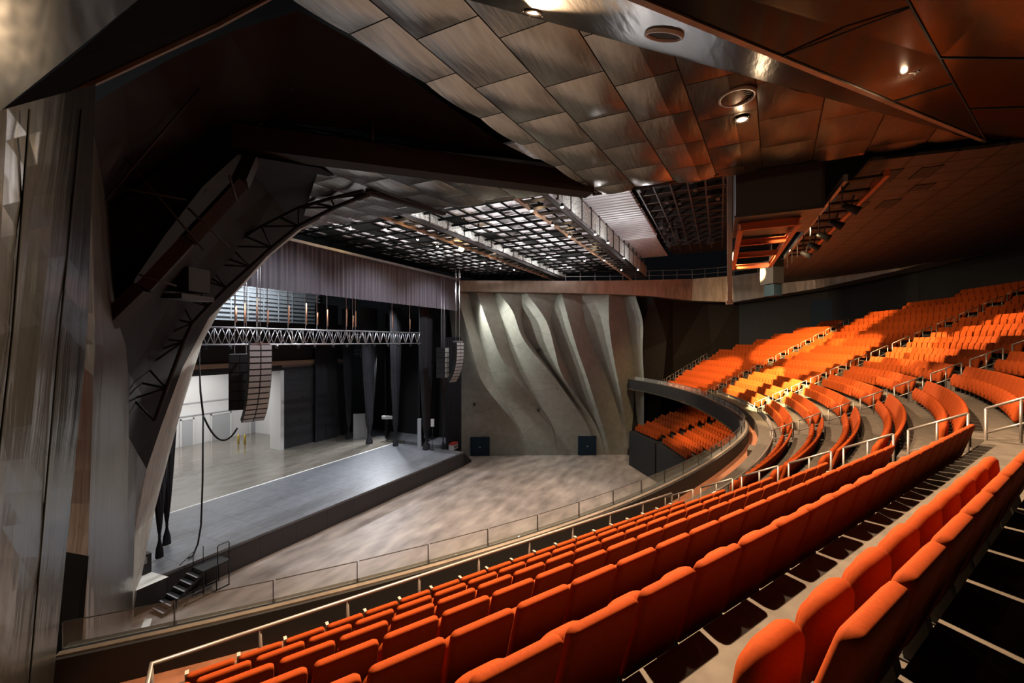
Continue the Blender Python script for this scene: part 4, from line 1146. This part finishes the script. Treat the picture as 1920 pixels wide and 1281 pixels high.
# balcony downlights
light('SPOT', 'balcony_spot', d1+V((0,0,-.15)), 20500, WARM, (4,-1,12), .08, 115, .5)
light('SPOT', 'balcony_spot', d2+V((0,0,-.15)), 9300, WARM, (13,-3,10), .10, 120, .5)
light('SPOT', 'balcony_spot', d3+V((0,0,-.15)), 1550, WARM, (12,-6,12), .10, 90, .5)
for q in (d1, d2, d3): light('POINT', 'downlight_glow', q+V((0,0,-.22)), 26, WARM, None, .05)
# spots on the upper seats
for (x, y, tx, ty, tz, e, a, c) in ((24,-3.6,27,-6,11,6000,58,(1,.70,.34)), (30,-3.6,36,-7,12,15000,40,(1,.66,.28)), (36,-4,44,-6,12,15000,40,(1,.62,.24)), (24,1.5,22,-3,10,4500,60,WARM), (28,0,31.5,-3.6,10,50000,25,(1,.86,.40)), (38,2,45,1,10,9000,36,(1,.6,.25)), (33,1,37.5,-2.6,10,32000,25,(1,.80,.33)), (27,-3,26,-11,13,6000,36,(1,.66,.28)), (30,-3,30,-9,13,12000,24,(1,.66,.28)), (33,-1.0,40,-11,14,10000,28,(1,.62,.25))):
    light('SPOT', 'seat_spot', (x,y,19.0), e*2.9, c, (tx,ty,tz), .10, a, .25)
for (x, y, tx, ty, tz, e) in ((26,-2,33,-7,12,4500),(29.5,-.5,42,-6,12,6000),(38,5,46,2,10,5000),(22,-2,26,-10,12,1800)):
    light('SPOT', 'bank_fill', (x,y,18.8), e*1.35, (1,.66,.32), (tx,ty,tz), .25, 95, 1.)  # broad soft fill added over the seat bank
light('SPOT', 'tier_spot', (40,4,7.4), 1600, (1,.62,.28), (43,-1,4.5), .15, 120, .5)
light('SPOT', 'walkway_spot', (26,2.5,19.5), 7650, (1,.70,.42), (24,-2.2,9), .10, 34, .4)
# arena and stage work light from the grid
for (x, y, e) in ((20,15,4200),(27,13,8000),(34,14,4600),(40,14.5,1900),(22,21,3000),(32,21,3600)):
    light('SPOT', 'arena_light', (x,y,20.4), e, NEUT, (x,y-1,0), .4, 70, .95)
light('SPOT', 'arena_light', (33,8.8,20.1), 7500, NEUT, (36.5,10.8,0), .3, 34, .9)
light('SPOT', 'arena_light', (24,8.8,20.1), 5500, NEUT, (27,14.5,0), .3, 36, .9)
light('SPOT', 'arena_light', (17,17,19.3), 3500, NEUT, (16,20,0), .3, 60, .9)
for (x, y, e) in ((17,27.5,4200),(23,29,4600),(30,30,4800),(36,31,5200)):
    light('SPOT', 'stage_light', (x,y,19), e, COOL, (x,y,0), .3, 95, .8)
for (x, e) in ((18,3000),(26,3000),(34,3000)):
    light('SPOT', 'front_light', (x,18.2,20.2), e, COOL, (x+1,27.5,13), .2, 75, .7)
light('SPOT', 'wing_light', (41,38,12), 7000, COOL, (36,31,1.5), .4, 90, .6)
light('AREA', 'dock_light', (24,50,10.4), 1300, (1,.98,.95), (24,50,0), sx=14, sy=6)
light('AREA', 'loft_light', (26,47,20), 1500, (.80,.92,1), (26,52,18), sx=18, sy=1)
# light on the folded wall from the stage side, on the portal reveal, on the near steel wall
light('SPOT', 'wall_wash', (36,25,19.4), 3000, (.98,1,.93), (46,18,12), .3, 80, .7)
light('SPOT', 'wall_wash', (39.3,25.6,18.6), 5200, (.97,1,.93), (46.5,15,8), .2, 85, .6)
light('SPOT', 'portal_wash', (22,28.5,14), 6000, (1,.97,.92), (12.0,24.6,8.5), .3, 52, .6)  # added spot that brightens the portal reveal
light('SPOT', 'steel_wall_wash', (7.0,8.5,19.2), 1500, (1,.90,.78), (2.6,7.5,9.2), .2, 44, .7)  # added spot without a fixture, lifts the foot of the wall
# unseen uplights added below the technical grid to brighten its panels
for (x, y) in ((20,12),(26,12.6),(32,12),(38,12.6),(20,22),(26,21.4),(32,22),(38,21.4)):
    light('SPOT', 'grid_fill', (x,y,18.2), 1500, (1,.95,.95), (x+.5,y,23), .5, 130, .8)
for (x, y, z, e) in ((22,5.8,19.6,260),(28,5.8,19.6,260),(36,5.8,19.6,240),(20,14.9,20.9,160),(26,14.9,20.9,160),(32,14.9,20.9,160),(38,14.9,20.9,160),(44,14.9,20.9,160),(14,8,21.0,60)):
    light('POINT', 'grid_fill', (x,y,z), e, (1,.96,.95), None, .15)  # point lights added to lift the mesh guard and corrugated deck
for (x, y, z, e) in ((21,17.2,20.3,20),(26,17.2,20.3,20),(32,17.2,20.3,20),(21,8.6,19.8,20),(26,8.6,19.8,20),(32,8.6,19.8,20)):
    light('POINT', 'catwalk_lamp', (x,y,z), e, (1,.66,.36), None, .08)
light('POINT', 'gold_lamp_light', P(865,467,33.7), 120, (1,.62,.22), None, .2)

# ------------------------------------------------------------------ camera, world, view
cd = bpy.data.cameras.new('camera'); cd.sensor_width = 36; cd.lens = FPX/1920*36; cd.clip_end = 300; cd.clip_start = .05
co = bpy.data.objects.new('camera', cd); COL.objects.link(co); co.location = CAM
co.rotation_euler = Fv.to_track_quat('-Z', 'Y').to_euler(); sc.camera = co
w = bpy.data.worlds.new('world'); sc.world = w; w.use_nodes = True
w.node_tree.nodes['Background'].inputs['Color'].default_value = (.8,.85,1,1); w.node_tree.nodes['Background'].inputs['Strength'].default_value = .003
sc.view_settings.view_transform = 'Standard'; sc.view_settings.look = 'None'; sc.view_settings.exposure = 0; sc.view_settings.gamma = 1
sc.view_settings.use_curve_mapping = False
cy = sc.cycles; cy.max_bounces = 7; cy.diffuse_bounces = 2; cy.glossy_bounces = 4; cy.transparent_max_bounces = 8; cy.caustics_reflective = False; cy.caustics_refractive = False
cy.sample_clamp_indirect = 4
